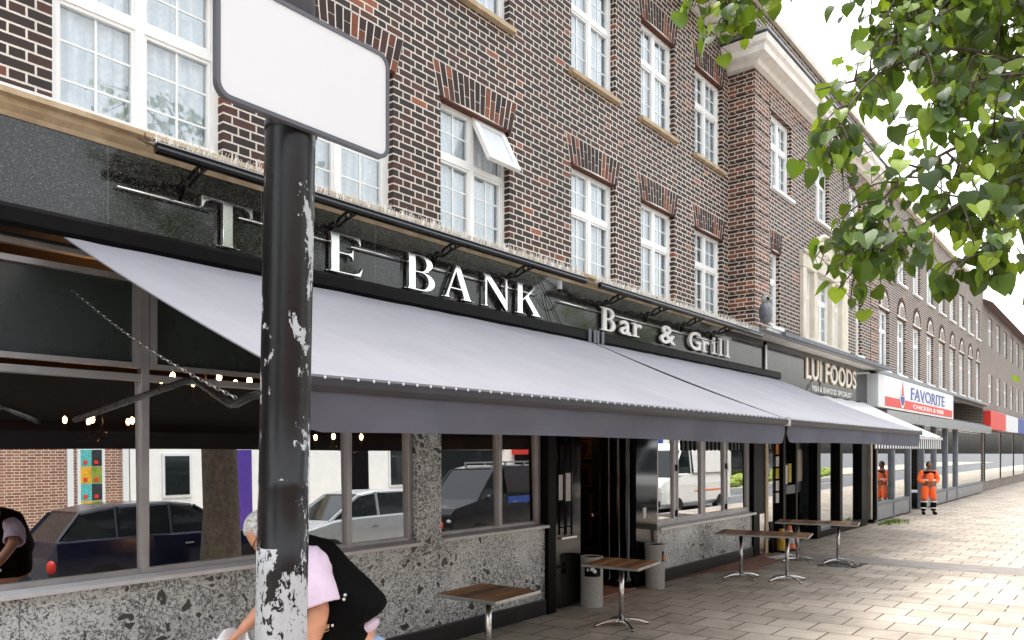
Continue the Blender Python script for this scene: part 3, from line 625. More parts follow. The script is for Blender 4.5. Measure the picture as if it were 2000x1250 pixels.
small_letter('r', 'r', 9.68, 9.915, 3.67, 3.865, ((-.18, .62, 0, .1), (-.18, .2, .9, 1)))
small_letter('&', 'ampersand', 10.47, 10.97, 3.67, 3.95)
small_letter('G', 'g', 11.44, 11.87, 3.675, 3.975, ((.72, 1.1, .40, .47),))
small_letter('r', 'r', 11.96, 12.20, 3.68, 3.87, ((-.18, .62, 0, .1), (-.18, .2, .9, 1)))
small_letter('i', 'i', 12.36, 12.43, 3.68, 3.97, ((-.9, 1.9, 0, .07), (-.9, .5, .60, .66)))
small_letter('l', 'l', 12.63, 12.70, 3.68, 3.98, ((-.9, 1.9, 0, .07), (-.9, .5, .94, 1)))
small_letter('l', 'l', 12.92, 12.99, 3.68, 3.98, ((-.9, 1.9, 0, .07), (-.9, .5, .94, 1)))
rod(s2, ((7.86, 8.84), (9.08, 10.62), (10.75, 11.5), (11.75, 13.0)), 3.90, -.075)
# ================================================================ AWNINGS
def awning(x0, x1, label, y1=-2.69, z1=2.385, y0=-.16, z0=3.455, studs=True, vb=2.115, loc=None):
    a = thing('awning', label, 'awning', (x0, 0, 2.4), 0, 'grey awnings along the bar')
    ca = MB(); ca.profx([(-.035, 3.595), (-.19, 3.59), (-.215, 3.56), (-.215, 3.47), (-.19, 3.44), (-.035, 3.44)], x0-(2.5 if x0 < 5 else .02), x1+.03); ca.build('cassette', M['black'], a)
    nx, ny = 60, 18; f = MB(); L = MB(); rn = random.Random(int(x0))
    def P(i, j, dz):
        u, v = i/nx, j/ny; x = x0+(x1-x0)*u
        sag = -.028*math.sin(math.pi*v)*(1+.2*math.sin(u*9)); w = .006*math.sin(u*41+1.3*math.sin(v*3))*math.sin(math.pi*v)
        edge = .003*math.exp(-v*9)*math.sin(u*70+math.sin(u*23)*2)
        return (x, y0+(y1-y0)*v, z0+(z1-z0)*v+sag+w+edge+dz)
    for mb, dz in ((f, 0), (L, -.008)):
        mb.add([P(i, j, dz) for j in range(ny+1) for i in range(nx+1)], [(j*(nx+1)+i, (j+1)*(nx+1)+i, (j+1)*(nx+1)+i+1, j*(nx+1)+i+1) for j in range(ny) for i in range(nx)])
    f.add([P(0, j, 0) for j in range(ny+1)]+[P(0, j, -.008) for j in range(ny+1)], [(j, ny+1+j, ny+2+j, j+1) for j in range(ny)])
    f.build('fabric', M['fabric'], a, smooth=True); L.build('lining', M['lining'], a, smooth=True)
    b = MB(); yb = y1
    b.profx([(yb+.045, z1-.075), (yb-.028, z1-.075), (yb-.05, z1-.05), (yb-.05, z1-.012), (yb-.03, z1+.002), (yb+.045, z1+.006)], x0, x1)
    if studs:
        b.m = 1; n = int((x1-x0)/.098)
        for i in range(n): b.ball((x0+.06+(x1-x0-.1)*i/(n-1), yb-.052, z1-.012), (.008, .005, .008), 6, 4)
        b.m = 0
    b.build('front_bar', [M['bar_dark'], M['sign_white']], a)
    e = MB()
    for x in (x0-.012, x1+.001): e.profx([(yb+.05, z1-.085), (yb-.06, z1-.085), (yb-.06, z1+.012), (yb+.05, z1+.012)], x, x+.011)
    e.build('end_cap', M['alu_pale'], a)
    v = MB(); n = 80; vs = []
    for i in range(n+1):
        u = i/n; x = x0+.02+(x1-x0-.04)*u; r = .16; dd = min(u*(x1-x0), (1-u)*(x1-x0)); zz = vb+.012*math.sin(u*5)+(.11*(1-math.sqrt(max(0, 1-(1-min(dd/r, 1))**2))))
        for k in range(4): vs.append((x, yb-.015+.012*math.sin(u*30+k*.4)*(k/3), z1-.07+(zz-z1+.07)*k/3))
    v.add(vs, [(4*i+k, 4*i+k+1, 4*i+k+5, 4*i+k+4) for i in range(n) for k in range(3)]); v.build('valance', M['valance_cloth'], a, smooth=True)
    return a
aw1 = awning(2.08, 8.43, 'long grey fabric awning open over the bar, cut by the black lamp post')
aw2 = awning(8.49, 15.25, 'second grey awning further along, over the folding windows and bar corner', studs=True)
def arm(a, pts, nm='folding_arm'): return MB().tube(pts, .02, 10).build(nm, M['black_metal'], a, smooth=True)
arm(aw1, [(2.15, -.18, 2.235), (2.285, -1.36, 2.435), (2.30, -1.41, 2.443), (2.30, -1.46, 2.438), (2.09, -2.16, 2.27), (2.07, -2.22, 2.258), (2.06, -2.28, 2.257), (2.03, -2.45, 2.285), (2.09, -2.62, 2.31)])
arm(aw1, [(8.1, -.22, 3.1), (7.5, -1.4, 2.8), (8.2, -2.62, 2.33)]); arm(aw2, [(8.8, -.22, 3.1), (9.4, -1.4, 2.8), (8.7, -2.62, 2.33)]); arm(aw2, [(15.0, -.22, 3.1), (14.4, -1.4, 2.8), (15.1, -2.62, 2.33)])
br = MB()
for x in (8.30, 8.42, 8.49, 8.61): br.box(x, x+.05, -.236, -.2155, 3.43, 3.60)
br.build('mounting_bracket', M['grey_paint'], aw2)
# chain: interlocked links
A_, B_ = Vector((2.185, -.05, 3.12)), Vector((2.10, -2.27, 2.275)); n = 50; ch = MB(); 
for i in range(n):
    t0 = i/n; p = A_.lerp(B_, t0+.5/n); p.z -= .05*math.sin(math.pi*t0); T = (B_-A_).normalized(); U = T.orthogonal().normalized(); V = T.cross(U)
    if i % 2: U, V = V, U
    ln = (B_-A_).length/n*.74; ch.tube([p+T*ln*math.cos(a)+U*.0085*math.sin(a) for a in [2*math.pi*k/10 for k in range(11)]], .0027, 5, cap=False)
props(ch.build('chain', M['steel'], None, smooth=True), 'steel link chain hanging down to the front corner of the awning arm', 'chain')
# ================================================================ DOOR CANOPIES with bird spikes
def canopy(x0, x1, label, xb):
    c = thing('canopy', label, 'canopy', (x0, -.04, 4.1), 0, 'clear canopies above the bar fascia')
    MB().profx([(-.44, 4.075), (-.475, 4.085), (-.485, 4.105), (-.475, 4.135), (-.44, 4.14), (-.425, 4.11)], x0, x1).build('front_gutter', M['black_metal'], c)
    MB().box(x0, x1, -.49, -.43, 4.141, 4.149).build('gutter_lip', M['alu'], c)
    MB().add([(x0, -.43, 4.13), (x1, -.43, 4.13), (x1, -.15, 4.27), (x0, -.15, 4.27), (x0, -.43, 4.134), (x1, -.43, 4.134), (x1, -.15, 4.274), (x0, -.15, 4.274)], [(0, 3, 2, 1), (4, 5, 6, 7), (0, 1, 5, 4)]).build('clear_sheet', M['canopy_sheet'], c)
    for x in xb:
        b = MB()
        up = [(-.43, 4.105), (-.36, 4.125), (-.28, 4.12), (-.20, 4.09), (-.17, 4.06)]; lo = [(-.17, 4.02), (-.14, 4.06), (-.10, 4.075), (-.06, 4.05), (-.042, 3.98)]
        for pa in (up, lo, [(-.43, 4.085), (-.30, 4.06), (-.19, 4.015)], [(-.19, 4.015), (-.17, 4.06)], [(-.30, 4.06), (-.29, 4.12)], [(-.36, 4.075), (-.355, 4.122)], [(-.17, 4.02), (-.10, 4.03), (-.042, 3.93)], [(-.10, 4.03), (-.10, 4.072)]):
            b.tube([(x, p[0], p[1]) for p in pa], .013, 6)
        b.build('bracket', M['black_metal'], c, smooth=True)
    sp = MB(); rn = random.Random(int(x0*7)); n = int((x1-x0)/.030)
    for i in range(n):
        x = x0+.02+i*.030
        for k in range(3):
            y = -.44+.03*k; z = 4.14+k*.012
            dx = rn.uniform(-.05, .05); dy = rn.uniform(-.06, .05); h = rn.uniform(.07, .125)
            if rn.random() < .9: sp.tube([(x, y, z), (x+dx, y+dy, z+h)], .0021, 3, cap=False)
    for y in (-.43, -.37): sp.box(x0, x1, y-.006, y+.006, 4.148+(y+.43)*.4, 4.153+(y+.43)*.4)
    for i in range(int((x1-x0)/.14)):
        x = x0+i*.14; sp.tube([(x, -.46, 4.15), (x+.07, -.44, 4.235), (x+.14, -.46, 4.15)], .0018, 3, cap=False)
    sp.build('bird_spikes', M['spike'], c)
canopy(2.56, 7.89, 'long clear canopy with black gutter and bird spikes above the large polished letters', (2.95, 4.33, 5.66, 6.86))
canopy(8.20, 13.62, 'clear canopy with black gutter and bird spikes above the words Bar & Grill', (8.92, 10.08, 11.25, 12.40))
tw = MB(); rn = random.Random(5)
for k in range(14):
    x = rn.uniform(2.6, 3.3); y = rn.uniform(-.42, -.2); tw.tube([(x, y, 4.16+.1*(y+.43)), (x+rn.uniform(-.12, .12), y+rn.uniform(-.05, .05), 4.19), (x+rn.uniform(-.16, .16), y, 4.17+rn.uniform(0, .05))], .004, 4)
props(tw.build('twigs', M['wood_dark'], None), 'few dry twigs and leaves caught in the spikes at the canopy end', 'twigs')
pr = thing('motion_sensor', 'small white sensor hanging under the canopy end by the letter K', 'sensor', (7.55, -.30, 4.02))
MB().lathe([(.03, -.05), (.034, -.045), (.034, .05), (.03, .055)], (7.55, -.30, 4.02), 14).build('body', M['sign_white'], pr, smooth=True); MB().lathe([(.02, -.075), (.032, -.051)], (7.55, -.30, 4.02), 12).build('lens', M['black'], pr, smooth=True)
cb = MB(); rn = random.Random(3)
for (x0, z0, x1, z1, s) in ((7.55, 3.97, 7.72, 3.60, .02), (7.5, 4.1, 7.95, 3.60, .0), (7.9, 4.12, 8.75, 3.97, .06), (7.45, 3.88, 7.86, 3.88, .12), (8.0, 4.13, 8.3, 4.1, .10), (7.5, 4.15, 8.9, 3.97, .03)):
    cb.tube([(x0+(x1-x0)*i/8, -.06, z0+(z1-z0)*i/8-s*math.sin(math.pi*i/8)) for i in range(9)], .0045, 5)
props(cb.build('cable', M['black'], None, smooth=True), 'loose black cables hanging across the granite between the two signs', 'cable')
def islands(me, name, par, m):                   # lettering -> one part per letter
    bm = bmesh.new(); bm.from_mesh(me); bm.verts.ensure_lookup_table(); seen = set()
    for v0 in bm.verts:
        if v0.index in seen: continue
        st, comp = [v0], []
        seen.add(v0.index)
        while st:
            v = st.pop(); comp.append(v)
            for e in v.link_edges:
                w = e.other_vert(v)
                if w.index not in seen: seen.add(w.index); st.append(w)
        ix = {v.index: i for i, v in enumerate(comp)}; fs_ = {f for v in comp for f in v.link_faces}
        n_ = bpy.data.meshes.new(name); n_.from_pydata([v.co[:] for v in comp], [], [[ix[v.index] for v in f.verts] for f in fs_]); n_.update(); link_mesh(name, n_, par, m)
    bm.free()
# ================================================================ FISH SHOP BUILDING
fish = thing('fish_shop_building', 'brick building with white cornice, banded corner and cream arched stone window over the fish shop', 'building', (17.5, -.36, 0))
FX0, FX1, YF = 13.505, 22.05, -.36
w_ = MB()
holes = [(14.30, 14.80, 4.40, 5.84), (20.0, 20.52, 4.40, 5.84), (15.96, 19.06, 4.36, 6.12)]+[(a, b, 7.03, 8.46) for a, b in ((14.33, 15.42), (16.93, 17.87), (19.42, 20.46))]
holed_wall(w_, FX0, FX1, 4.2, 10.12, holes, YF, .10)
w_.quad((FX0, YF, 4.2), (FX0, YF, 10.12), (FX0, 9, 10.12), (FX0, 9, 4.2)); w_.quad((FX1, YF, 4.2), (FX1, 9, 4.2), (FX1, 9, 10.12), (FX1, YF, 10.12)); w_.quad((FX0, 9, 0), (FX0, 9, 10.12), (FX1, 9, 10.12), (FX1, 9, 0)); w_.quad((FX0, YF, 10.1), (FX1, YF, 10.1), (FX1, 9, 10.1), (FX0, 9, 10.1)); w_.quad((FX0, YF, 4.2), (FX0, .3, 4.2), (FX1, .3, 4.2), (FX1, YF, 4.2))
w_.build('brick_wall', M['brick'], fish)
for a, b, nm in ((FX0, 14.18, 'l'), (21.35, FX1, 'r')):
    q = MB(); z = 4.30; k = 0
    while z < 8.86:
        hgt = .225; e = .018
        q.box(a-e if nm == 'l' else a, b if nm == 'l' else b+e, YF-e, YF+.48-.003 if nm == 'l' else YF+.2, z, min(z+hgt, 8.9)); z += .30
    q.build('quoin', M['brick_quoin'], fish)
for a, b, c, d in holes[:2]: upper_window(fish, a, b, c, d, YF+.08, cols=1, rows=(3, 2), sub=2, sillmat='upvc'); flat_arch(fish, a, b, d, YF, n=7, splay=.05)
for a, b, c, d in holes[3:]: upper_window(fish, a, b, c, d, YF+.08, sillmat='upvc'); MB().box(a-.1, b+.1, YF-.016, YF+.05, d+.002, d+.33).build('brick_lintel', M['brick_quoin'], fish)
# stone window: four piers, entablature with a round-headed middle
st = MB(); ys, yb = YF-.09, YF+.12
for a, b in ((15.93, 16.14), (16.62, 16.86), (17.84, 18.06), (18.62, 19.09)): st.box(a, b, ys+.01, yb, 4.36, 5.80)
st.box(15.90, 19.12, ys-.03, yb, 4.27, 4.36)
st.profy([(15.90, 5.80), (19.12, 5.80), (19.12, 6.14)]+[(18.26, 6.14)]+arc(17.35, 6.00, .82, .70, 8, 172, 16)+[(16.44, 6.14), (15.90, 6.14)], ys, yb)
so = st.build('stone_surround', M['stone_pale'], fish, bevel=.012)
mo = MB(); pa = arc(17.35, 6.0, .80, .68, 4, 176, 20); mo.tube([(p[0], ys-.01, p[1]) for p in pa], .045, 8); mo.box(15.88, 16.46, ys-.04, ys, 6.08, 6.15); mo.box(18.24, 19.14, ys-.04, ys, 6.08, 6.15)
pa = arc(17.35, 5.90, .44, .40, 0, 180, 16); mo.tube([(p[0], ys-.005, p[1]) for p in pa], .025, 8); mo.box(16.80, 17.90, ys-.03, ys, 5.80, 5.86)
for k in range(-2, 3): mo.ball((17.35+k*.13, ys-.01, 6.08+.10*(2-abs(k))*.7), (.06, .03, .06), 8, 6)
mo.build('carved_moulding', M['stone_pale'], fish, smooth=True)
for a, b, n in ((16.14, 16.62, 1), (16.86, 17.84, 2), (18.06, 18.62, 1)): upper_window(fish, a, b, 4.37, 5.795, YF+.03, cols=n, tr=.62, rows=(3, 2), sub=2, sill=False)
# main cornice, returned round the left corner
pr_ = [(0, 8.93), (-.10, 8.95), (-.12, 9.03), (-.30, 9.05), (-.31, 9.16), (-.36, 9.20), (-.38, 9.30), (0, 9.34)]
c_ = MB(); ring = []
for k, (d, z) in enumerate(pr_): ring.append([(FX0+d, .115, z), (FX0+d, YF+d, z), (FX1+.02, YF+d, z)])
for j in range(len(pr_)-1):
    for i in range(2): c_.quad(ring[j][i], ring[j][i+1], ring[j+1][i+1], ring[j+1][i])
c_.add([ring[j][2] for j in range(len(pr_))], [tuple(range(len(pr_)))])
c_.build('cornice', M['cornice_paint'], fish)
c_ = MB()
c_.box(FX0-.40, FX1+.05, YF-.40, YF-.01, 9.345, 9.375); c_.box(FX0-.40, FX0-.01, YF-.005, .1, 9.345, 9.375); c_.build('lead_flashing', M['grey_panel'], fish)
c_ = MB(); c_.box(FX0-.06, FX1+.06, YF-.07, YF+.3, 10.121, 10.22); c_.box(FX0-.06, FX0+.25, YF+.302, 8.9, 10.121, 10.22); c_.build('coping', M['stone_pale'], fish)
MB().box(FX0-.01, FX1, YF-.02, YF+.02, 8.72, 8.925).build('frieze', M['brick_quoin'], fish)
# ground floor
MB().box(14.90, 23.0, -.06, .3, 3.32, 4.19).build('fascia_panel', M['granite'], fish)
MB().profx([(.1, 4.33), (-.50, 4.27), (-.50, 4.22), (.1, 4.20)], 13.75, 22.9).build('ledge', M['alu'], fish)
MB().profx([(-.50, 4.275), (-.58, 4.275), (-.58, 4.20), (-.50, 4.20)], 14.5, 22.7).build('gutter', M['grey_paint'], fish)
MB().box(14.862, 15.0, -.06, .2, .0, 3.3).build('timber_post', M['wood_pale'], fish)
MB().box(14.80, 14.86, -.085, -.063, 3.44, 4.1).build('cable_box', M['upvc'], fish)
s_ = MB()
for a, b in ((15.86, 16.0), (16.62, 16.72), (18.05, 18.30), (19.80, 20.02), (21.75, 22.35), (22.95, 23.15)): s_.box(a, b, -.05, .15, .02, 3.31)
s_.box(15.0, 15.86, -.03, .13, .02, .25); s_.box(16.0, 16.62, -.03, .13, .02, .14); s_.box(18.30, 19.80, -.03, .13, .02, .16); s_.box(20.02, 21.75, -.04, .13, .02, .20); s_.box(15.0, 21.75, -.02, .1, 3.0, 3.08)
so = s_.build('shop_front', M['black'], fish, bevel=.006)
for a, b in ((15.0, 15.86), (16.0, 16.62), (18.30, 19.80), (20.02, 21.75)): tilted_pane(so, a, b, .14, 3.0, .06, M['glass_shop'], 0, R(.25))
MB().box(22.45, 22.62, -.10, .02, .15, 3.3).build('downpipe', M['tan_panel'], fish)
dd = MB(); dd.hexa([(16.74, -.02, .05), (17.98, .25, .05), (17.97, .30, .05), (16.73, .03, .05)], [(16.74, -.02, 2.6), (17.98, .25, 2.6), (17.97, .30, 2.6), (16.73, .03, 2.6)]); do = dd.build('door', M['black'], fish)
def DP(u, z, o): return (16.74+1.24*u, -.02+.27*u-o, z)
MB().hexa([DP(.10, 1.35, .012), DP(.78, 1.35, .012), DP(.78, 1.35, .001), DP(.10, 1.35, .001)], [DP(.10, 2.05, .012), DP(.78, 2.05, .012), DP(.78, 2.05, .001), DP(.10, 2.05, .001)]).build('door_panel', M['tan_panel'], do)
MB().hexa([DP(.10, .25, .012), DP(.78, .25, .012), DP(.78, .25, .001), DP(.10, .25, .001)], [DP(.10, 1.12, .012), DP(.78, 1.12, .012), DP(.78, 1.12, .001), DP(.10, 1.12, .001)]).build('door_glass', M['glass_shop'], do)
box('letter_plate', M['grey_paint'], so, 16.05, 16.60, -.04, -.02, 1.12, 1.30)
it = MB(); it.quad((14.9, 4, 0), (14.9, 4, 3.4), (40, 4, 3.4), (40, 4, 0)); it.quad((14.9, .2, 3.35), (14.9, 4, 3.35), (40, 4, 3.35), (40, .2, 3.35)); it.quad((14.9, .2, .02), (40, .2, .02), (40, 4, .02), (14.9, 4, .02)); it.quad((14.9, .2, 0), (14.9, 4, 0), (14.9, 4, 3.4), (14.9, .2, 3.4)); it.build('interior', M['room'], fish)
rn = random.Random(8); PP = [(.75, .72, .66), (.62, .25, .05), (.10, .30, .55), (.60, .48, .08), (.08, .40, .38)]
for i, cc in enumerate(PP): M['print%d' % i] = plain('print%d' % i, cc, .6, var=.5, sc=30)
def poster(par, x0, x1, z0, z1, m, y=-.012): return box('poster', M[m], par, x0, x1, y-.003, y, z0, z1)
for k in range(7): poster(so, 15.04, 15.22, .95+k*.23, 1.15+k*.23, ['paper', 'print0', 'paper', 'print2', 'paper', 'print1', 'paper'][k], .035)
for k in range(6): poster(so, 15.66, 15.84, .95+k*.25, 1.16+k*.25, ['paper', 'paper', 'print3', 'paper', 'print1', 'paper'][k], .035)
poster(so, 16.10, 16.34, 1.32, 1.72, 'paper', .035); poster(so, 16.40, 16.58, 1.35, 1.75, 'print3', .035)
bn = MB(); bn.box(15.05, 15.84, .015, .03, 2.28, 2.62); b_ = bn.build('banner', M['paper'], so)
bm_ = MB()
for i in range(7): bm_.box(15.22+i*.085, 15.27+i*.085, .009, .0145, 2.36+.03*(i % 3), 2.53+.02*(i % 2))
bm_.build('print_marks', M['black'], b_)
MB().ball((15.12, .012, 2.46), (.05, .006, .06), 12, 8).build('print_dot', M['red_paint'], b_)
# shop lettering
fs = thing('fish_shop_sign', 'gold edged capital letters with a smaller white fish and seafood line on black fascia', 'sign', (19, -.062, 3.4))
me = text_mesh('LUI FOODS', .010, 0, off=.034, space=1.0); fit(me, 17.16, 21.10, -.074, 3.60, 4.09); islands(me, 'letter_edge', fs, M['gold'])
me = text_mesh('LUI FOODS', .006, 0, off=.004, space=1.05); fit(me, 17.20, 21.06, -.086, 3.625, 4.065); islands(me, 'letter', fs, M['white_letter'])
me = text_mesh('FISH & SEAFOOD SPECIALIST', .004, 0, off=.012); fit(me, 17.65, 20.72, -.068, 3.37, 3.495); islands(me, 'small_letter', fs, M['white_letter'])
for p in ([(17.25, 3.34), (17.40, 3.50), (17.62, 3.56)], [(17.30, 3.33), (17.48, 3.44), (17.60, 3.60)], [(18.2, 3.52), (18.33, 3.72), (18.30, 3.85)], [(18.2, 3.52), (18.16, 3.66), (18.24, 3.82)]):
    MB().tube([(q[0], -.067, q[1]) for q in p], .012, 5).build('fish_outline', M['grey_panel'], fs)
# white awning with striped fringe
fa = thing('white_awning', 'white shop awning with black and white striped fringe over the fish shop', 'awning', (18.5, -.06, 2.3))
ax0, ax1 = 15.4, 21.9; f = MB(); n = 40
f.add([(ax0+(ax1-ax0)*i/n, [-.08, -.8, -1.9][j], [3.30, 2.90, 2.36][j]+.01*math.sin(i)) for j in range(3) for i in range(n+1)], [(j*(n+1)+i, (j+1)*(n+1)+i, (j+1)*(n+1)+i+1, j*(n+1)+i+1) for j in range(2) for i in range(n)])
f.build('fabric', M['sign_white'], fa, smooth=True)
fr = MB(); L = .11
for i in range(int((ax1-ax0)/L)):
    fr.m = i % 2; a = ax0+i*L; fr.hexa([(a, -1.905, 2.05+.02*(i % 2)), (a+L, -1.905, 2.05+.02*(i % 2)), (a+L, -1.899, 2.05+.02*(i % 2)), (a, -1.899, 2.05+.02*(i % 2))], [(a, -1.905, 2.29), (a+L, -1.905, 2.29), (a+L, -1.899, 2.29), (a, -1.899, 2.29)])
fr.build('fringe', [M['black'], M['sign_white']], fa); box('front_bar', M['alu_pale'], fa, ax0, ax1, -1.93, -1.88, 2.292, 2.352)
MB().tube([(15.45, -.1, 2.6), (15.45, -1.88, 2.31)], .018, 8).build('side_arm', M['black_metal'], fa); MB().tube([(21.85, -.1, 2.6), (21.85, -1.88, 2.31)], .018, 8).build('side_arm', M['black_metal'], fa)
# ================================================================ CHICKEN SHOP BUILDING
chk = thing('chicken_shop_building', 'dark brick building with round brick arches over its windows above the chicken shop', 'building', (30, .1, 0))
w_ = MB(); YC = .1; WX = [24.15+2.21*k for k in range(9)]
holes = [(x, x+1.15, 4.45, 6.20) for x in WX]+[(x, x+1.15, 7.35, 8.75) for x in WX]
holed_wall(w_, 22.06, 44, 4.1, 9.9, holes, YC, .1); w_.quad((44, YC, 0), (44, 9, 0), (44, 9, 9.9), (44, YC, 9.9)); w_.quad((22.06, YC, 9.9), (44, YC, 9.9), (44, 9, 9.9), (22.06, 9, 9.9)); w_.quad((22.06, 9, 0), (22.06, 9, 9.9), (44, 9, 9.9), (44, 9, 0))
w_.build('brick_wall', M['brick_dark'], chk)
for x in WX:
    upper_window(chk, x, x+1.15, 4.45, 6.20, YC+.08, sillmat='upvc', tr=.66, sub=1, rows=(1, 2)); upper_window(chk, x, x+1.15, 7.35, 8.75, YC+.08, sillmat='upvc', rows=(2, 2))
    ty = MB(); xc = x+.575; ty.m = 1; ty.profy([(xc-.60, 6.24), (xc+.60, 6.24)]+arc(xc, 6.3, .58, .58, 0, 180, 14), YC-.012, YC+.01); ty.m = 0
    for i in range(15):
        a0, a1 = 180*(i+.1)/15, 180*(i+.9)/15
        ty.profy(arc(xc, 6.3, .60, .60, a0, a1, 2)+arc(xc, 6.3, .46, .46, a1, a0, 2), YC-.022, YC)
    for j in range(5):
        for i in range(9):
            px = xc-.40+i*.10-.02; pz = 6.29+j*.09
            if math.hypot(px-xc, pz+.07-6.3) < .42 and math.hypot(px+.05-xc, pz+.07-6.3) < .43: ty.add([(px, YC-.02, pz), (px+.045, YC-.02, pz), (px+.085, YC-.02, pz+.075), (px+.04, YC-.02, pz+.075)], [(0, 1, 2, 3)])
    ty.build('brick_arch', [M['voussoir'], M['mortar']], chk); MB().box(x-.08, x+1.23, YC-.02, YC+.02, 6.203, 6.238).build('brick_lintel', M['red_rub'], chk)
MB().box(22.0, 44, YC-.12, YC+.2, 9.9, 10.02).build('coping', M['stone_pale'], chk)
MB().profx([(.2, 4.34), (-.16, 4.30), (-.16, 4.2), (.2, 4.2)], 22.95, 44).build('ledge', M['grey_panel'], chk)
dp = MB(); dp.tube([(22.25, .03, 9.6), (22.25, .03, 4.4), (22.3, -.1, 4.25), (22.9, -.1, 4.2), (22.9, -.1, .1)], .05, 10)
for z in (5.2, 6.8, 8.4): dp.tube([(22.25, .03, z), (22.25, .03, z+.1)], .065, 10)
dp.build('downpipe', M['black_metal'], chk, smooth=True)
hp = MB()
for k in range(6): hp.tube([(22.02+k*.09, -.08-.02*(k % 2), 4.36), (22.02+k*.09, -.08, 4.62+.08*(k % 3))], .018, 6)
hp.build('pipe_cluster', M['black_metal'], chk)
g_ = MB(); 
for a, b in ((23.16, 23.42), (25.30, 25.46), (27.46, 27.66), (29.5, 29.7), (31.6, 31.75), (33.8, 34.0), (36, 36.2)): g_.box(a, b, -.04, .15, .02, 3.0)
g_.box(23.42, 27.46, -.035, .12, .46, .55); g_.box(29.7, 43, -.035, .12, .46, .55); g_.box(22.1, 43.9, -.02, .2, 2.9, 3.3); o = g_.build('shop_front', M['grey_paint'], chk, bevel=.006)
for a, b in ((23.42, 25.30), (25.46, 27.46), (29.7, 31.6), (31.75, 33.8), (34, 36), (36.2, 43)):
    box('riser_panel', M['grey_panel'], o, a+.01, b-.01, -.02, .1, .05, .455); tilted_pane(o, a, b, .55, 2.9, .04, M['glass_shop'], 0, R(.2))
tilted_pane(o, 27.66, 29.5, .1, 2.9, .5, M['glass_shop'])
rn = random.Random(4)
for i in range(9):
    x = 23.5+i*.43; poster(o, x, x+.36, .65+.1*rn.random(), 1.35+.45*rn.random(), ['print1', 'print3', 'paper', 'print0'][i % 4], .08)
box('shutter_box', M['silver'], chk, 23.3, 43.5, -.32, -.045, 2.86, 3.18)
cs = thing('chicken_shop_sign', 'white box sign with a red band, blue capitals and a small round emblem', 'sign', (27, -.35, 3.2))
MB().box(22.2, 33.2, -.35, -.05, 3.21, 4.11).build('sign_box', M['sign_white'], cs, bevel=.012); box('red_band', M['red_paint'], cs, 22.9, 32.9, -.357, -.3502, 3.27, 3.53)
me = text_mesh('FAVORITE', .004, 0, off=.004); fit(me, 26.05, 31.4, -.358, 3.60, 3.97); islands(me, 'letter', cs, M['blue_paint'])
ls = MB()
for i, (u, wd) in enumerate(((26.0, .3), (26.95, .25), (27.75, .25), (28.9, .25), (29.6, .3), (30.2, .2))): ls.box(u, u+wd, -.3622, -.3505, 3.59, 3.615)
ls.build('lettering_serif', M['blue_paint'], cs)
me = text_mesh('CHICKEN & RIBS', .003, 0, off=.02); fit(me, 26.3, 31.2, -.362, 3.33, 3.46); islands(me, 'small_letter', cs, M['white_letter'])
em = MB(); em.m = 0; em.profy(arc(24.9, 3.62, .30, .34, 0, 360, 20)[:-1], -.366, -.351); em.m = 1; em.profy(arc(24.9, 3.62, .24, .27, 180, 360, 12), -.371, -.3665); em.m = 2; em.profy([(24.74, 3.64), (25.06, 3.64), (25.0, 3.86), (24.92, 4.06), (24.82, 3.86)], -.372, -.3667)
em.build('emblem', [M['sign_white'], M['blue_paint'], M['red_paint']], cs)
# ---------------------------------------------------------------- next building along
nb = thing('brick_terrace', 'brick terrace continuing down the street beyond the chicken shop', 'building', (66, .1, 0))
w_ = MB(); holes = [(46+3*k, 47.4+3*k, z, z+1.5) for k in range(17) for z in (4.5, 7.4)]; holed_wall(w_, 44.02, 98, 0, 9.3, holes, .12, .1); w_.quad((98, .12, 0), (98, 9, 0), (98, 9, 9.3), (98, .12, 9.3)); w_.build('brick_wall', M['brick'], nb)
for k in range(17):
    for z in (4.5, 7.4): upper_window(nb, 46+3*k, 47.4+3*k, z, z+1.5, .2, sub=1, rows=(1, 1), curtain=False, sill=False)
MB().add([(44, -.3, 9.3), (98, -.3, 9.3), (98, 4.5, 12), (44, 4.5, 12)], [(0, 1, 2, 3)]).build('roof', M['red_rub'], nb)
for k in range(9):
    m_ = ['red_paint', 'sign_white', 'blue_paint', 'hedge', 'sign_white', 'purple', 'red_paint', 'sign_white', 'grey_paint'][k]; x = 44.2+k*5.9
    o = box('shop_fascia', M[m_], nb, x, x+5.6, -.2, .1, 3.1, 4.0); tilted_pane(nb, x+.2, x+5.4, .5, 3.0, .06, M['glass_shop'])
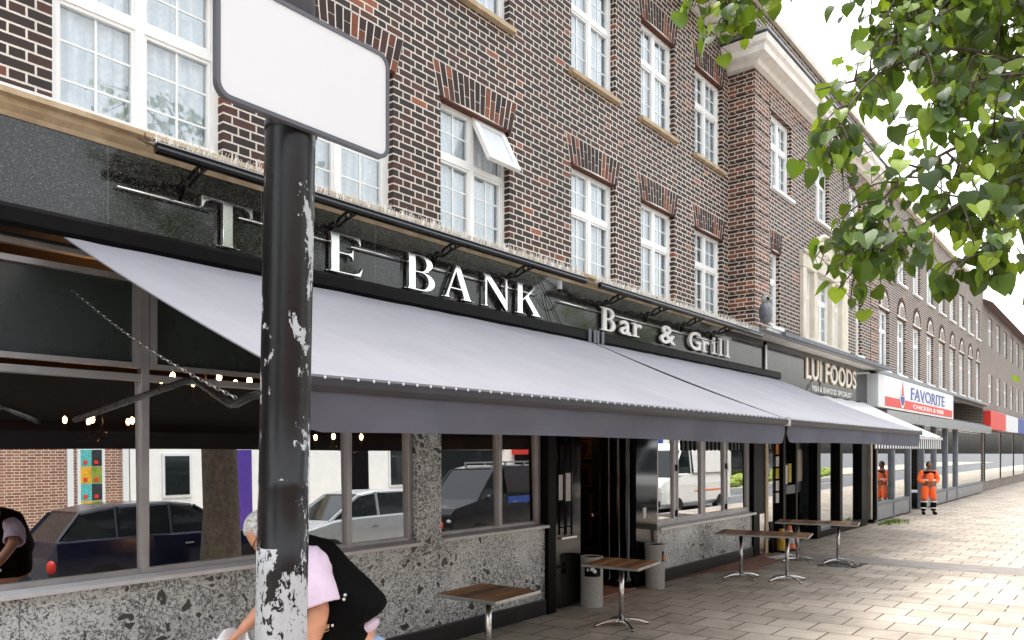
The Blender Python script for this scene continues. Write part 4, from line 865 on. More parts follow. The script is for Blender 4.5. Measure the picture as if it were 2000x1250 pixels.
# ================================================================ CAFE TABLES
def cafe_table(label, loc, rz):
    t_ = thing('cafe_table', label, 'table', (0, 0, 0), 0, 'cafe tables outside the bar')
    tp = MB(); tp.box(-.335, .335, -.335, .335, .704, .7295); o = tp.build('table_top', M['plank'], t_, local=True)
    e = MB(); a = .347
    for x0, x1, y0, y1 in ((-a, a, -a, -.3352), (-a, a, .3352, a), (-a, -.3352, -.335, .335), (.3352, a, -.335, .335)): e.box(x0, x1, y0, y1, .698, .7285)
    e.build('edge_trim', M['table_edge'], o, local=True, bevel=.004)
    MB().box(-.17, .17, -.17, .17, .690, .7035).build('mounting_plate', M['black_metal'], t_, local=True)
    MB().tube([(0, 0, .055), (0, 0, .69)], .030, 20).build('pole', M['steel'], t_, smooth=True, local=True)
    MB().lathe([(.055, .035), (.06, .05), (.048, .075), (.031, .085)], (0, 0, 0), 16).build('base_hub', M['steel'], t_, smooth=True, local=True)
    for k in range(4):
        an = math.pi/4+k*math.pi/2; c_, s_ = math.cos(an), math.sin(an); L = MB(); sec = [(.03, .026, .040, .082), (.12, .024, .048, .080), (.22, .022, .040, .062), (.30, .021, .016, .036), (.335, .020, .010, .022)]
        vs = []
        for r, w, z0, z1 in sec:
            for (q, z) in ((-w, z0), (w, z0), (w*.75, z1), (-w*.75, z1)): vs.append((r*c_-q*s_, r*s_+q*c_, z))
        m = len(sec); L.add(vs, [(i*4+k2, i*4+(k2+1) % 4, (i+1)*4+(k2+1) % 4, (i+1)*4+k2) for i in range(m-1) for k2 in range(4)]+[(3, 2, 1, 0), tuple(range(4*m-4, 4*m))])
        lg = L.build('foot', M['steel'], t_, local=True, bevel=.005)
        MB().lathe([(.018, 0), (.018, .012)], (.325*c_, .325*s_, 0), 10).build('rubber_pad', M['rubber'], lg, local=True)
    return t_
t0 = cafe_table('dark planked square table nearest the camera, in front of the marble wall', 0, 0)
TB = [((5.36, -1.06, 0), 3, None), ((7.73, -1.055, 0), 8, 'lighter brown planked square table standing between the two concrete bins'),
      ((11.84, -.80, 0), 12, 'inner table of the nearer pushed-together pair, on the side of the windows'), ((12.01, -1.475, 0), 12, 'outer table of the nearer pushed-together pair, on the side of the road'),
      ((14.30, -.86, 0), 12, 'inner table of the farther pair, close to the traffic cones'), ((14.47, -1.53, 0), 12, 'outer table of the farther pair, standing on the dark drain cover')]
for i, (l, a, lab) in enumerate(TB):
    o = t0 if i == 0 else copy_tree(t0); o.location = l; o.rotation_euler = (0, 0, R(a))
    if lab: o['label'] = lab
# ================================================================ LITTER BINS
def bin_(label, loc, rz):
    b = thing('litter_bin', label, 'bin', (0, 0, 0), 0, 'concrete litter bins by the bar door'); rr = .145; n = 40
    m = MB(); prof = [(rr, 0), (rr, .40), (rr, .55), (rr+.006, .585), (rr+.006, .65)]
    vs = [(r*math.cos(2*math.pi*k/n), r*math.sin(2*math.pi*k/n), z) for r, z in prof for k in range(n)]
    fs = []
    for j in range(4):
        for k in range(n):
            ang = (k+.5)*360/n
            if j == 1 and 245 < ang < 335: continue
            fs.append((j*n+k, j*n+(k+1) % n, (j+1)*n+(k+1) % n, (j+1)*n+k))
    m.add(vs, fs); m.add([(r*math.cos(2*math.pi*k/n), r*math.sin(2*math.pi*k/n), z) for r, z in ((rr+.006, .65), (rr-.025, .65), (rr-.03, .60)) for k in range(n)], [(j*n+k, j*n+(k+1) % n, (j+1)*n+(k+1) % n, (j+1)*n+k) for j in range(2) for k in range(n)])
    m.build('shell', M['pebble'], b, local=True, smooth=False)
    MB().lathe([(rr-.012, .005), (rr-.012, .60)], (0, 0, 0), 24).build('liner', M['black'], b, local=True, smooth=True)
    MB().lathe([(rr-.022, .602), (rr-.022, .635), (rr-.035, .637), (rr-.04, .61), (.02, .607)], (0, 0, 0), 24).build('ashtray', M['black'], b, local=True, smooth=True)
    return b
b0 = bin_('grey pebble bin left of the bar door with white rubbish stuffed in its opening', 0, 0); b1 = copy_tree(b0); b1['label'] = 'grey pebble bin right of the bar door with a small packet in its slot'
b0.location = (8.46, -.17, 0); b0.rotation_euler = (0, 0, R(-70)); b1.location = (10.16, -.17, 0); b1.rotation_euler = (0, 0, R(10))
rb = MB(); rn = random.Random(2)
for k in range(9): rb.ball((8.32+rn.random()*.07, -.30+rn.random()*.12, .455+rn.random()*.06), (.03+rn.random()*.02, .02, .025), 6, 4)
props(rb.build('rubbish', M['paper'], None), 'crumpled white rubbish poking out of the left bin', 'rubbish')
props(MB().box(10.16, 10.22, -.315, -.285, .42, .485).build('packet', M['print1'], None), 'small red and white packet in the slot of the right bin', 'packet')
# ================================================================ LAMP POST WITH BLANK SIGN
lp = thing('lamp_post', 'black painted steel post with peeling paint carrying a blank white sign plate', 'lamp post', (1.564, -3.40, 0))
def post_at(z): return (1.564+.0185*(z-1.9)*.63, -3.40-.0185*(z-1.9)*.777)
po = MB(); n = 32; zs = [0, .6, 1.0, 1.2, 1.4, 1.6, 1.699, 1.70, 1.9, 1.929, 1.93, 2.2, 2.6, 3.14]
rr = [.0865]*7+[.0855]*3+[.0845]*4
vs = []
for z, r in zip(zs, rr):
    cx, cy = post_at(z); vs += [(cx+r*math.cos(2*math.pi*k/n), cy+r*math.sin(2*math.pi*k/n), z) for k in range(n)]
po.add(vs, [(j*n+k, j*n+(k+1) % n, (j+1)*n+(k+1) % n, (j+1)*n+k) for j in range(len(zs)-1) for k in range(n)]); po.build('pole', M['peeling'], lp, smooth=True)
cx, cy = post_at(3.3)
MB().lathe([(.080, 3.14), (.080, 4.2), (.07, 4.3), (.055, 6.5)], (cx, cy, 0), 28).build('upper_pole', M['rim_grey'], lp, smooth=True)
MB().lathe([(.088, 3.12), (.09, 3.13), (.09, 3.15), (.081, 3.16)], (cx, cy, 0), 28).build('collar', M['black_metal'], lp, smooth=True)
def rrect(x0, x1, z0, z1, r, n=6): return arc(x1-r, z1-r, r, r, 0, 90, n)+arc(x0+r, z1-r, r, r, 90, 180, n)+arc(x0+r, z0+r, r, r, 180, 270, n)+arc(x1-r, z0+r, r, r, 270, 360, n)
sx0, sx1, sz0, sz1 = 1.246, 1.932, 3.112, 3.495; ysn = -3.52
o = MB().profy(rrect(sx0, sx1, sz0, sz1, .045), ysn, ysn+.014).build('sign_plate', M['sign_white'], lp)
rm = MB(); A = rrect(sx0-.004, sx1+.004, sz0-.004, sz1+.004, .048); B = rrect(sx0+.010, sx1-.010, sz0+.010, sz1-.010, .036); m = len(A)
V = [(p[0], ysn-.004, p[1]) for p in A]+[(p[0], ysn-.004, p[1]) for p in B]+[(p[0], ysn+.018, p[1]) for p in A]+[(p[0], ysn+.0135, p[1]) for p in B]
rm.add(V, [(i, (i+1) % m, m+(i+1) % m, m+i) for i in range(m)]+[(i, 2*m+i, 2*m+(i+1) % m, (i+1) % m) for i in range(m)]+[(2*m+i, 3*m+i, 3*m+(i+1) % m, 2*m+(i+1) % m) for i in range(m)]+[(m+i, m+(i+1) % m, 3*m+(i+1) % m, 3*m+i) for i in range(m)])
rm.build('rim', M['rim_grey'], o)
ck = MB()
for z in (3.22, 3.39): ck.box(cx-.10, cx+.10, ysn+.0185, ysn+.032, z-.012, z+.012)
ck.build('clamp', M['rim_grey'], o)
# ================================================================ SMALL THINGS ON THE PAVEMENT
def cone(label, loc, m, nm, grp='traffic cones by the shop door'):
    c = thing('traffic_cone', label, 'cone', loc, 0, grp)
    x, y, z = loc; MB().box(x-.17, x+.17, y-.17, y+.17, z+.002, z+.04).build('base', M['rubber'], c, bevel=.012)
    MB().lathe([(.135, .04), (.125, .06), (.05, .44), (.042, .50), (.03, .505)], loc, 24).build('body', M[m], c, smooth=True); return c
c1 = cone('worn yellow traffic cone with dark tip beside the shop doorway', (15.35, -.20, 0), 'cone_yellow', 'y')
MB().lathe([(.05, .47), (.038, .53), (.02, .535)], (15.35, -.20, 0), 16).build('tip', M['black'], c1, smooth=True)
c2 = cone('orange traffic cone with a broad white reflective sleeve', (15.72, -.22, 0), 'cone_orange', 'o')
MB().lathe([(.113, .14), (.065, .40)], (15.72, -.22, 0), 24).build('sleeve', M['sign_white'], c2, smooth=True)
bd = thing('leaning_board', 'dark board leaning on the timber post by the cones', 'board', (15.1, -.1, 0))
MB().hexa([(15.02, -.14, 0), (15.30, -.14, 0), (15.30, -.11, 0), (15.02, -.11, 0)], [(15.02, -.08, .62), (15.18, -.08, .62), (15.18, -.05, .62), (15.02, -.05, .62)]).build('panel', M['black'], bd)
pb = MB(); pb.hexa([(14.2, -.50, .003), (14.95, -.62, .003), (15.05, -.45, .003), (14.3, -.30, .003)], [(14.2, -.50, .018), (14.95, -.62, .018), (15.05, -.45, .02), (14.3, -.30, .018)])
props(pb.build('cardboard_sheet', M['paper'], None), 'flattened pale sheet lying on the red paving near the cones', 'sheet')
dc = thing('drain_cover', 'dark cracked square cover set in the paving under the farther tables', 'drain cover', (14.3, -1.7, 0), 0)
fr = MB(); q = [(13.88, -1.32), (14.52, -1.40), (14.70, -1.98), (14.02, -1.95)]; fr.profz(q, .001, .007); fr.build('plate', M['tarmac'], dc)
gm = MB(); rn = random.Random(9)
for k in range(160):
    u, v = rn.random(), rn.random(); x = (q[0][0]*(1-u)+q[1][0]*u)*(1-v)+(q[3][0]*(1-u)+q[2][0]*u)*v; y = (q[0][1]*(1-u)+q[1][1]*u)*(1-v)+(q[3][1]*(1-u)+q[2][1]*u)*v; gm.ball((x, y, .008), (.025, .02, .012), 5, 4)
props(gm.build('gravel', M['wood_dark'], dc), kind='stuff')
we = MB(); rn = random.Random(12)
for k in range(240):
    x = 23.6+rn.gauss(0, .55); y = -.22-abs(rn.gauss(0, .22)); h = .03+rn.random()*.07; a = rn.random()*6.3
    we.add([(x-.02*math.cos(a), y-.02*math.sin(a), .002), (x+.02*math.cos(a), y+.02*math.sin(a), .002), (x+rn.uniform(-.06, .06), y+rn.uniform(-.06, .06), h)], [(0, 1, 2)])
props(we.build('weeds', M['leaf'], None), 'green weeds growing at the foot of the downpipe', 'weeds', kind='stuff')
lt = MB(); rn = random.Random(21)
for k in range(26):
    x, y = rn.uniform(5, 17), rn.uniform(-4.6, -.5); a = rn.random()*6.3; r = rn.uniform(.012, .032)
    lt.add([(x+r*math.cos(a+j*1.57)*(1 if j % 2 else .6), y+r*math.sin(a+j*1.57)*(1 if j % 2 else .6), .006+rn.random()*.008) for j in range(4)], [(0, 1, 2, 3)])
props(lt.build('litter', M['wood_pale'], None), 'scattered dry leaves and scraps on the pale paving slabs', 'litter', kind='stuff')
# ================================================================ OWL DECOY
ow = thing('owl_decoy', 'grey plastic owl perched on the gutter by the banded brick corner', 'owl decoy', (13.42, -.60, 4.30)); x, y, z = 13.42, -.60, 4.285
MB().lathe([(.04, 0), (.085, .03), (.115, .14), (.115, .25), (.085, .34), (.06, .37)], (x, y, z), 20).build('body', M['grey_panel'], ow, smooth=True)
h_ = MB(); h_.ball((x, y, z+.42), (.085, .08, .075), 14, 10)
for s_ in (-1, 1): h_.add([(x+s_*.03, y-.02, z+.47), (x+s_*.075, y-.02, z+.46), (x+s_*.075, y, z+.54), (x+s_*.05, y+.04, z+.47)], [(0, 1, 2), (0, 2, 3), (1, 3, 2)])
h_.build('head', M['pebble'], ow, smooth=True)
e_ = MB(); [e_.ball((x-.05+s_*.03, y-.065, z+.435), .02, 8, 6) for s_ in (-1, 1)]; e_.ball((x-.06, y-.07, z+.405), (.012, .02, .02), 6, 5); e_.build('eyes_and_beak', M['black'], ow, smooth=True)
for q in (-.1, .1): MB().ball((x+q, y+.01, z+.2), (.03, .07, .13), 10, 8).build('wing', M['rim_grey'], ow, smooth=True)
# ================================================================ PEOPLE
def skin_mesh(J, E, root, sub=2):
    names = list(J); me = bpy.data.meshes.new('sk'); me.from_pydata([J[k][0] for k in names], [(names.index(a), names.index(b)) for a, b in E], []); me.update()
    o = bpy.data.objects.new('sk', me); COL.objects.link(o)
    o.modifiers.new('skin', 'SKIN')
    if not me.skin_vertices: return None
    for i, k in enumerate(names):
        r = J[k][1]; sv = me.skin_vertices[0].data[i]; sv.radius = r if isinstance(r, tuple) else (r, r); sv.use_root = (k == root)
    s_ = o.modifiers.new('sub', 'SUBSURF'); s_.levels = sub; s_.render_levels = sub
    return eval_mesh(o)
def fuse(meshes, vox, smooth=4, wr=0.0, wsc=13.0):
    bm = bmesh.new()
    for m in meshes: bm.from_mesh(m)
    me = bpy.data.meshes.new('f'); bm.to_mesh(me); bm.free(); o = bpy.data.objects.new('f', me); COL.objects.link(o)
    r = o.modifiers.new('r', 'REMESH'); r.mode = 'VOXEL'; r.voxel_size = vox
    s_ = o.modifiers.new('s', 'SMOOTH'); s_.factor = .5; s_.iterations = smooth
    me = eval_mesh(o)
    if wr:                                         # soft cloth folds
        ns = [v.normal.copy() for v in me.vertices]
        for v, n in zip(me.vertices, ns):
            q = Vector((v.co.x*wsc, v.co.y*wsc, v.co.z*wsc*.62)); w = 1-2*abs(mnoise.noise(q)); v.co += n*wr*(w-.35+.5*mnoise.noise(q*2.7))
    return me
def head_mesh(c, fwd, up, k=1.0):
    """face along fwd, crown along up"""
    f, u = Vector(fwd).normalized(), Vector(up); u = (u-f*u.dot(f)).normalized(); s_ = f.cross(u)
    mb = MB(); nu, nv = 40, 28; vs = []
    for j in range(nv+1):
        a = -math.pi/2+math.pi*j/nv
        for i in range(nu):
            b = 2*math.pi*i/nu; y = math.cos(a)*math.cos(b); x = math.cos(a)*math.sin(b); z = math.sin(a)
            F, X, Z = y*.098, x*.076, z*.122
            if z < 0: X *= 1-.30*z*z; F *= (1-.18*abs(z)) if y > 0 else (1-.5*abs(z))
            g = lambda w, z0, sx, sz: w*math.exp(-((x)/sx)**2-((z-z0)/sz)**2) if y > 0 else 0
            F += g(.028, -.16, .16, .20)+g(.012, -.30, .22, .09)+g(.008, -.52, .35, .10)+g(.014, -.82, .4, .18)+g(.006, .16, .7, .10)
            if y > 0: F -= .010*(math.exp(-((abs(x)-.42)/.2)**2-((z+.02)/.14)**2)); F -= .006*math.exp(-(x/.35)**2-((z+.42)/.05)**2)
            vs.append(Vector(c)+(f*F+s_*X+u*Z)*k)
    mb.add(vs, [(j*nu+i, j*nu+(i+1) % nu, (j+1)*nu+(i+1) % nu, (j+1)*nu+i) for j in range(nv) for i in range(nu)])
    for q in (-1, 1):                              # ears
        e = Vector(c)+(s_*q*.076+f*-.008+u*-.012)*k; mb.tube([e+(u*.03+f*.004)*k, e+(u*.012-f*.014+s_*q*.014)*k, e+(u*-.012-f*.008+s_*q*.010)*k, e-(u*.03)*k], [.010*k, .013*k, .012*k, .007*k], 8)
    return mb.mesh('head'), (f, u, s_)
def hand_parts(wr, d, palm_n, k=1.0, curl=.5):
    """mitten-free hand: palm box-like skin plus five separate finger chains"""
    d = Vector(d).normalized(); n = Vector(palm_n); n = (n-d*n.dot(d)).normalized(); s_ = d.cross(n); out = []
    w = Vector(wr); J = {'w': (w-d*.02*k, (.026*k, .020*k)), 'm': (w+d*.045*k, (.040*k, .017*k)), 'k': (w+d*.085*k, (.040*k, .014*k))}
    out.append(skin_mesh(J, [('w', 'm'), ('m', 'k')], 'w', 2))
    for i, (off, L) in enumerate(((-.030, .070), (-.010, .082), (.010, .078), (.029, .060))):
        b = w+d*.080*k+s_*off*k; p = [b]; a = .15; q = d
        for t_ in (.45, .32, .25):
            a += curl*(.6+.12*i); q = d*math.cos(a)+n*math.sin(a); p.append(p[-1]+q*L*t_*k)
        out.append(skin_mesh({str(m): (pp, .0092*k*(1-.1*m)) for m, pp in enumerate(p)}, [('0', '1'), ('1', '2'), ('2', '3')], '0', 1))
    b = w+d*.02*k-s_*.030*k; p = [b, b+(d*.03-s_*.022+n*.01)*k, b+(d*.055-s_*.028+n*.025)*k, b+(d*.078-s_*.024+n*.036)*k]
    out.append(skin_mesh({str(m): (pp, (.013-.0015*m)*k) for m, pp in enumerate(p)}, [('0', '1'), ('1', '2'), ('2', '3')], '0', 1))
    return out
def limb(par, nm, m, pts, vox=.012, sm=3, extra=()):
    J = {str(i): p for i, p in enumerate(pts)}; me = skin_mesh(J, [(str(i), str(i+1)) for i in range(len(pts)-1)], '0', 2)
    me = fuse([me, *extra], vox, sm, .006 if m in ('pink_shirt', 'jeans') else 0); return link_mesh(nm, me, par, M[m], smooth=True)

# ---- man bending forward behind the lamp post, facing the left of the picture
BX, BY = 2.66, -2.44
FW, SD = Vector((-.629, .777, 0)), Vector((-.777, -.629, 0))     # forward, and his left side (towards the road)
def L(f, s_, z): return Vector((BX, BY, 0))+FW*f+SD*s_+Vector((0, 0, z))
man = thing('person', 'white haired person in black gilet and pink shirt bending forward behind the lamp post', 'person', (BX, BY, 0))
J = {'pel': (L(.0, 0, .99), (.11, .135)), 'sp1': (L(.05, 0, 1.13), (.125, .15)), 'sp2': (L(.13, 0, 1.28), (.13, .165)), 'ch': (L(.215, 0, 1.41), (.115, .155)), 'nb': (L(.30, 0, 1.505), .065), 'nk': (L(.375, 0, 1.55), .058), 'hd': (L(.43, 0, 1.58), .06),
     'shl': (L(.195, .155, 1.445), .056), 'ell': (L(.125, .235, 1.225), .058), 'mfl': (L(.165, .225, 1.09), .056), 'wrl': (L(.25, .20, .94), .028),
     'shr': (L(.25, -.155, 1.445), .056), 'elr': (L(.455, -.215, 1.25), .046), 'mfr': (L(.55, -.17, 1.145), .045), 'wrr': (L(.655, -.11, 1.03), .028),
     'hl': (L(-.02, .10, .92), .105), 'knl': (L(.05, .12, .50), .062), 'anl': (L(-.03, .12, .09), .042), 'tol': (L(.14, .13, .035), .035),
     'hr': (L(-.02, -.10, .92), .105), 'knr': (L(.07, -.12, .50), .062), 'anr': (L(.02, -.12, .09), .042), 'tor': (L(.19, -.13, .035), .035)}
EE = [('pel', 'sp1'), ('sp1', 'sp2'), ('sp2', 'ch'), ('ch', 'nb'), ('nb', 'nk'), ('nk', 'hd'), ('ch', 'shl'), ('shl', 'ell'), ('ell', 'mfl'), ('mfl', 'wrl'), ('ch', 'shr'), ('shr', 'elr'), ('elr', 'mfr'), ('mfr', 'wrr'), ('pel', 'hl'), ('hl', 'knl'), ('knl', 'anl'), ('anl', 'tol'), ('pel', 'hr'), ('hr', 'knr'), ('knr', 'anr'), ('anr', 'tor')]
bd_ = skin_mesh(J, EE, 'pel', 2)
hc = L(.462, 0, 1.588); hf = FW*.62+Vector((0, 0, -.78)); hu = FW*.78+Vector((0, 0, .62))
hm, (hf, hu, hs_) = head_mesh(hc, hf, hu, 1.06)
hl_ = hand_parts(J['wrl'][0], FW*.5+Vector((0, 0, -.9)), FW*.8+Vector((0, 0, .4)), 1.05, .45); hr_ = hand_parts(J['wrr'][0], FW*.7+Vector((0, 0, -.7)), -SD*.3-Vector((0, 0, 1)), 1.05, .55)
body = fuse([bd_, hm, *hl_, *hr_], .008, 2); link_mesh('body', body, man, M['skin'], smooth=True)
# hair: cap over the back, sides and crown, short strands
hb = MB(); rn = random.Random(6)
vs = []; nu, nv = 36, 16
for j in range(nv+1):
    a = math.pi/2-j/nv*math.pi*.62
    for i in range(nu):
        b = 2*math.pi*i/nu; y, x, z = math.cos(a)*math.cos(b), math.cos(a)*math.sin(b), math.sin(a)
        cut = 1 if (y < .30 or z > .62) else 0
        r = (1.06+.012*math.sin(i*5+j*3)) if cut else .93
        vs.append(hc+(hf*y*.099*r+hs_*x*.078*r+hu*z*.124*r)*1.06)
hb.add(vs, [(j*nu+i, j*nu+(i+1) % nu, (j+1)*nu+(i+1) % nu, (j+1)*nu+i) for j in range(nv) for i in range(nu)])
for k in range(420):
    a = rn.uniform(-.1, 1.5); b = rn.uniform(1.25, 5.03) if a < .75 else rn.uniform(0, 6.28); y, x, z = math.cos(a)*math.cos(b), math.cos(a)*math.sin(b), math.sin(a)
    p = hc+(hf*y*.103+hs_*x*.081+hu*z*.129)*1.06; t_ = (-hf*.6-hu*.3+hs_*rn.uniform(-.5, .5)).normalized(); nn = (p-hc).normalized(); hb.tube([p, p+nn*.006+t_*.016, p+nn*.007+t_*.034], [.003, .0026, .0008], 4, cap=False)
hb.build('hair', M['hair_grey'], man, smooth=True)
gl = MB()
for q in (-1, 1):
    c_ = hc+(hf*.098+hs_*q*.034+hu*.0)*1.06; gl.tube([c_+hs_*.024*math.cos(a)+hu*.017*math.sin(a) for a in [2*math.pi*i/14 for i in range(15)]], .0028, 5, cap=False)
    gl.tube([c_+hs_*q*.024, hc+(hf*.05+hs_*q*.083+hu*.01)*1.06, hc+(hf*-.015+hs_*q*.084+hu*.012)*1.06], .0026, 5)
gl.tube([hc+(hf*.104+hs_*-.012)*1.06, hc+(hf*.108)*1.06, hc+(hf*.104+hs_*.012)*1.06], .0026, 5); gl.build('glasses', M['black'], man, smooth=True)
# shirt sleeves and collar, gilet, jeans, shoes
def sleeve(par, pts, m='pink_shirt'):            # open cuffed sleeve with folds
    mb = MB(); mb.tube([p for p, r in pts], [r for p, r in pts], 28, cap=False); me = mb.mesh('sl')
    o = bpy.data.objects.new('sl', me); COL.objects.link(o); s_ = o.modifiers.new('s', 'SUBSURF'); s_.levels = s_.render_levels = 2; sl = o.modifiers.new('t', 'SOLIDIFY'); sl.thickness = .007
    me = eval_mesh(o); ns = [v.normal.copy() for v in me.vertices]
    for v, n in zip(me.vertices, ns):
        q = Vector((v.co.x*15, v.co.y*15, v.co.z*7)); v.co += n*.007*(.6-2*abs(mnoise.noise(q)))
    return link_mesh('shirt_sleeve', me, par, M[m], smooth=True)
sleeve(man, [(L(.225, .085, 1.475), .045), (L(.215, .12, 1.472), .085), (L(.192, .165, 1.448), .098), (L(.168, .20, 1.40), .098), (L(.145, .225, 1.34), .096), (L(.128, .238, 1.285), .096), (L(.118, .243, 1.255), .098)])
sleeve(man, [(L(.27, -.08, 1.44), .04), (L(.29, -.12, 1.43), .062), (L(.325, -.165, 1.40), .075), (L(.37, -.20, 1.345), .084), (L(.42, -.212, 1.285), .084), (L(.435, -.214, 1.27), .085)])
limb(man, 'shirt_tail', 'pink_shirt', [(L(.03, 0, 1.15), (.145, .18)), (L(.0, 0, 1.02), (.146, .186))], .012, 3)
limb(man, 'shirt', 'pink_shirt', [(L(.05, 0, 1.12), (.13, .17)), (L(.13, 0, 1.27), (.135, .18)), (L(.215, 0, 1.38), (.10, .12)), (L(.285, 0, 1.475), (.07, .08))], .012, 2)
limb(man, 'collar', 'pink_shirt', [(L(.27, 0, 1.48), (.082, .09)), (L(.325, 0, 1.525), (.072, .076))], .010, 1)
# gilet: shell over the torso with its back hem riding out behind him
def loft(rings):                                 # (back f,z) (front f,z) half width -> closed shell
    n = 26; vs = []
    for (bf, bz), (ff, fz), w in rings:
        c = ((bf+ff)/2, (bz+fz)/2); h = ((bf-ff)/2, (bz-fz)/2)
        for k in range(n):
            t_ = 2*math.pi*k/n; u = math.cos(t_); u = math.copysign(abs(u)**.8, u); vs.append(L(c[0]+h[0]*u, w*math.sin(t_), c[1]+h[1]*u))
    m = len(rings); mb = MB(); mb.add(vs, [(i*n+k, i*n+(k+1) % n, (i+1)*n+(k+1) % n, (i+1)*n+k) for i in range(m-1) for k in range(n)]+[tuple(range(n-1, -1, -1)), tuple(range((m-1)*n, m*n))]); return mb.mesh('l')
gv = loft([((.275, 1.575), (.335, 1.50), .085), ((.235, 1.575), (.345, 1.45), .15), ((.135, 1.545), (.345, 1.395), .205), ((.05, 1.46), (.335, 1.29), .222), ((-.02, 1.385), (.315, 1.20), .226), ((-.10, 1.315), (.285, 1.125), .226), ((-.155, 1.255), (.25, 1.06), .222), ((-.172, 1.215), (.22, 1.02), .205), ((-.155, 1.175), (.19, 1.0), .17)])
hem = loft([((-.02, 1.27), (.29, 1.20), .20), ((-.075, 1.15), (.27, 1.08), .222), ((-.10, 1.07), (.25, .99), .225), ((-.085, .98), (.22, .93), .215), ((-.05, .935), (.19, .91), .18)])
gm = fuse([gv, hem], .011, 4, .005, 8)
gi = link_mesh('gilet', gm, man, M['vest'], smooth=True)
pp = MB()
for a, b, c in ((.03, .226, 1.30), (.036, .227, 1.278), (.093, .228, 1.147)): pp.ball(L(a-.03, b, c), .010, 8, 6)
pp.build('press_stud', M['steel'], gi, smooth=True)
eb = MB()
for i, (a, h) in enumerate(((.145, .030), (.132, .020), (.120, .024), (.108, .018), (.096, .024), (.084, .020))): c_ = L(a, .230, 1.105+(.145-a)*.45); eb.hexa([c_+FW*.004, c_-FW*.004, c_-FW*.004-SD*.01, c_+FW*.004-SD*.01], [c_+FW*.004+Vector((0, 0, h)), c_-FW*.004+Vector((0, 0, h)), c_-FW*.004-SD*.01+Vector((0, 0, h)), c_+FW*.004-SD*.01+Vector((0, 0, h))])
eb.tube([L(.15, .229, 1.092), L(.08, .229, 1.124)], .0025, 5); eb.build('embroidery', M['gold'], gi)
limb(man, 'jeans', 'jeans', [(L(.0, 0, 1.045), (.134, .18)), (L(-.005, 0, .97), (.144, .190)), (L(-.005, 0, .90), (.13, .185))], .014, 3,
     extra=[skin_mesh({'0': (L(-.03, s_*.10, .93), .118), '1': (L(.03, s_*.115, .68), .098), '2': (L(.055, s_*.12, .48), .082), '3': (L(.0 if s_ > 0 else .03, s_*.12, .12), .072)}, [('0', '1'), ('1', '2'), ('2', '3')], '0', 2) for s_ in (1, -1)])
for s_, x in ((1, -.03), (-1, .02)): limb(man, 'shoe', 'black', [(L(x-.05, s_*.12, .055), .05), (L(x+.06, s_*.123, .05), .05), (L(x+.18, s_*.13, .035), .042)], .010, 2)
# white cloth in the far hand
wl_ = L(.70, -.09, .985); cl = MB(); n = 22; vs = []
for j in range(n+1):
    for i in range(n+1):
        u, v = i/n-.5, j/n; vs.append(wl_+FW*(u*.26+.01)+SD*(.05*math.sin(u*9)+.12*(v-.5))+Vector((0, 0, .055-.34*max(0, v-.25)-.25*u*u-.05*u+.016*math.sin(u*17+v*5))))
cl.add(vs, [(j*(n+1)+i, j*(n+1)+i+1, (j+1)*(n+1)+i+1, (j+1)*(n+1)+i) for j in range(n) for i in range(n)])
o = cl.build('cloth', M['sign_white'], None, smooth=True); props(o, 'crumpled white cloth held low in the hand of the bending person', 'cloth'); md = o.modifiers.new('t', 'SOLIDIFY'); md.thickness = .004

# ---- road worker in orange by the far shop door
WX0, WY0 = 27.2, -.62
F2, S2 = Vector((-.80, -.60, 0)), Vector((.60, -.80, 0))
def Q(f, s_, z): return Vector((WX0, WY0, 0))+F2*f+S2*s_+Vector((0, 0, z))
wk = thing('person', 'road worker in orange high visibility jacket and trousers standing by the far shop door', 'person', (WX0, WY0, 0))
J = {'pel': (Q(0, 0, .90), (.12, .16)), 'sp': (Q(.01, 0, 1.10), (.115, .155)), 'ch': (Q(0, 0, 1.28), (.115, .17)), 'nk': (Q(.01, 0, 1.42), .058), 'hd': (Q(.02, 0, 1.50), .06),
     'shl': (Q(0, .20, 1.34), .062), 'ell': (Q(-.02, .30, 1.08), .045), 'wrl': (Q(.17, .10, 1.02), .03), 'shr': (Q(0, -.20, 1.34), .062), 'elr': (Q(-.02, -.30, 1.08), .045), 'wrr': (Q(.17, -.08, 1.04), .03),
     'hl': (Q(0, .10, .84), .10), 'knl': (Q(.01, .14, .46), .06), 'anl': (Q(-.02, .16, .09), .045), 'tol': (Q(.13, .19, .04), .04), 'hr': (Q(0, -.10, .84), .10), 'knr': (Q(.01, -.14, .46), .06), 'anr': (Q(-.02, -.16, .09), .045), 'tor': (Q(.13, -.19, .04), .04)}
EE = [('pel', 'sp'), ('sp', 'ch'), ('ch', 'nk'), ('nk', 'hd'), ('ch', 'shl'), ('shl', 'ell'), ('ell', 'wrl'), ('ch', 'shr'), ('shr', 'elr'), ('elr', 'wrr'), ('pel', 'hl'), ('hl', 'knl'), ('knl', 'anl'), ('anl', 'tol'), ('pel', 'hr'), ('hr', 'knr'), ('knr', 'anr'), ('anr', 'tor')]
hc2 = Q(.03, 0, 1.56); hm2, (h2f, h2u, h2s) = head_mesh(hc2, F2*.93-Vector((0, 0, .25)), Vector((0, 0, 1)))
link_mesh('body', fuse([skin_mesh(J, EE, 'pel', 2), hm2, *hand_parts(J['wrl'][0], -S2+F2*.3, -F2, 1, .5), *hand_parts(J['wrr'][0], S2+F2*.3, -F2, 1, .5)], .010, 2), wk, M['skin_brown'], smooth=True)
hb = MB(); hb.ball(hc2+h2u*.03-h2f*.012, (.088, .092, .105), 16, 12); hb.build('hair', M['hair_dark'], wk, smooth=True)
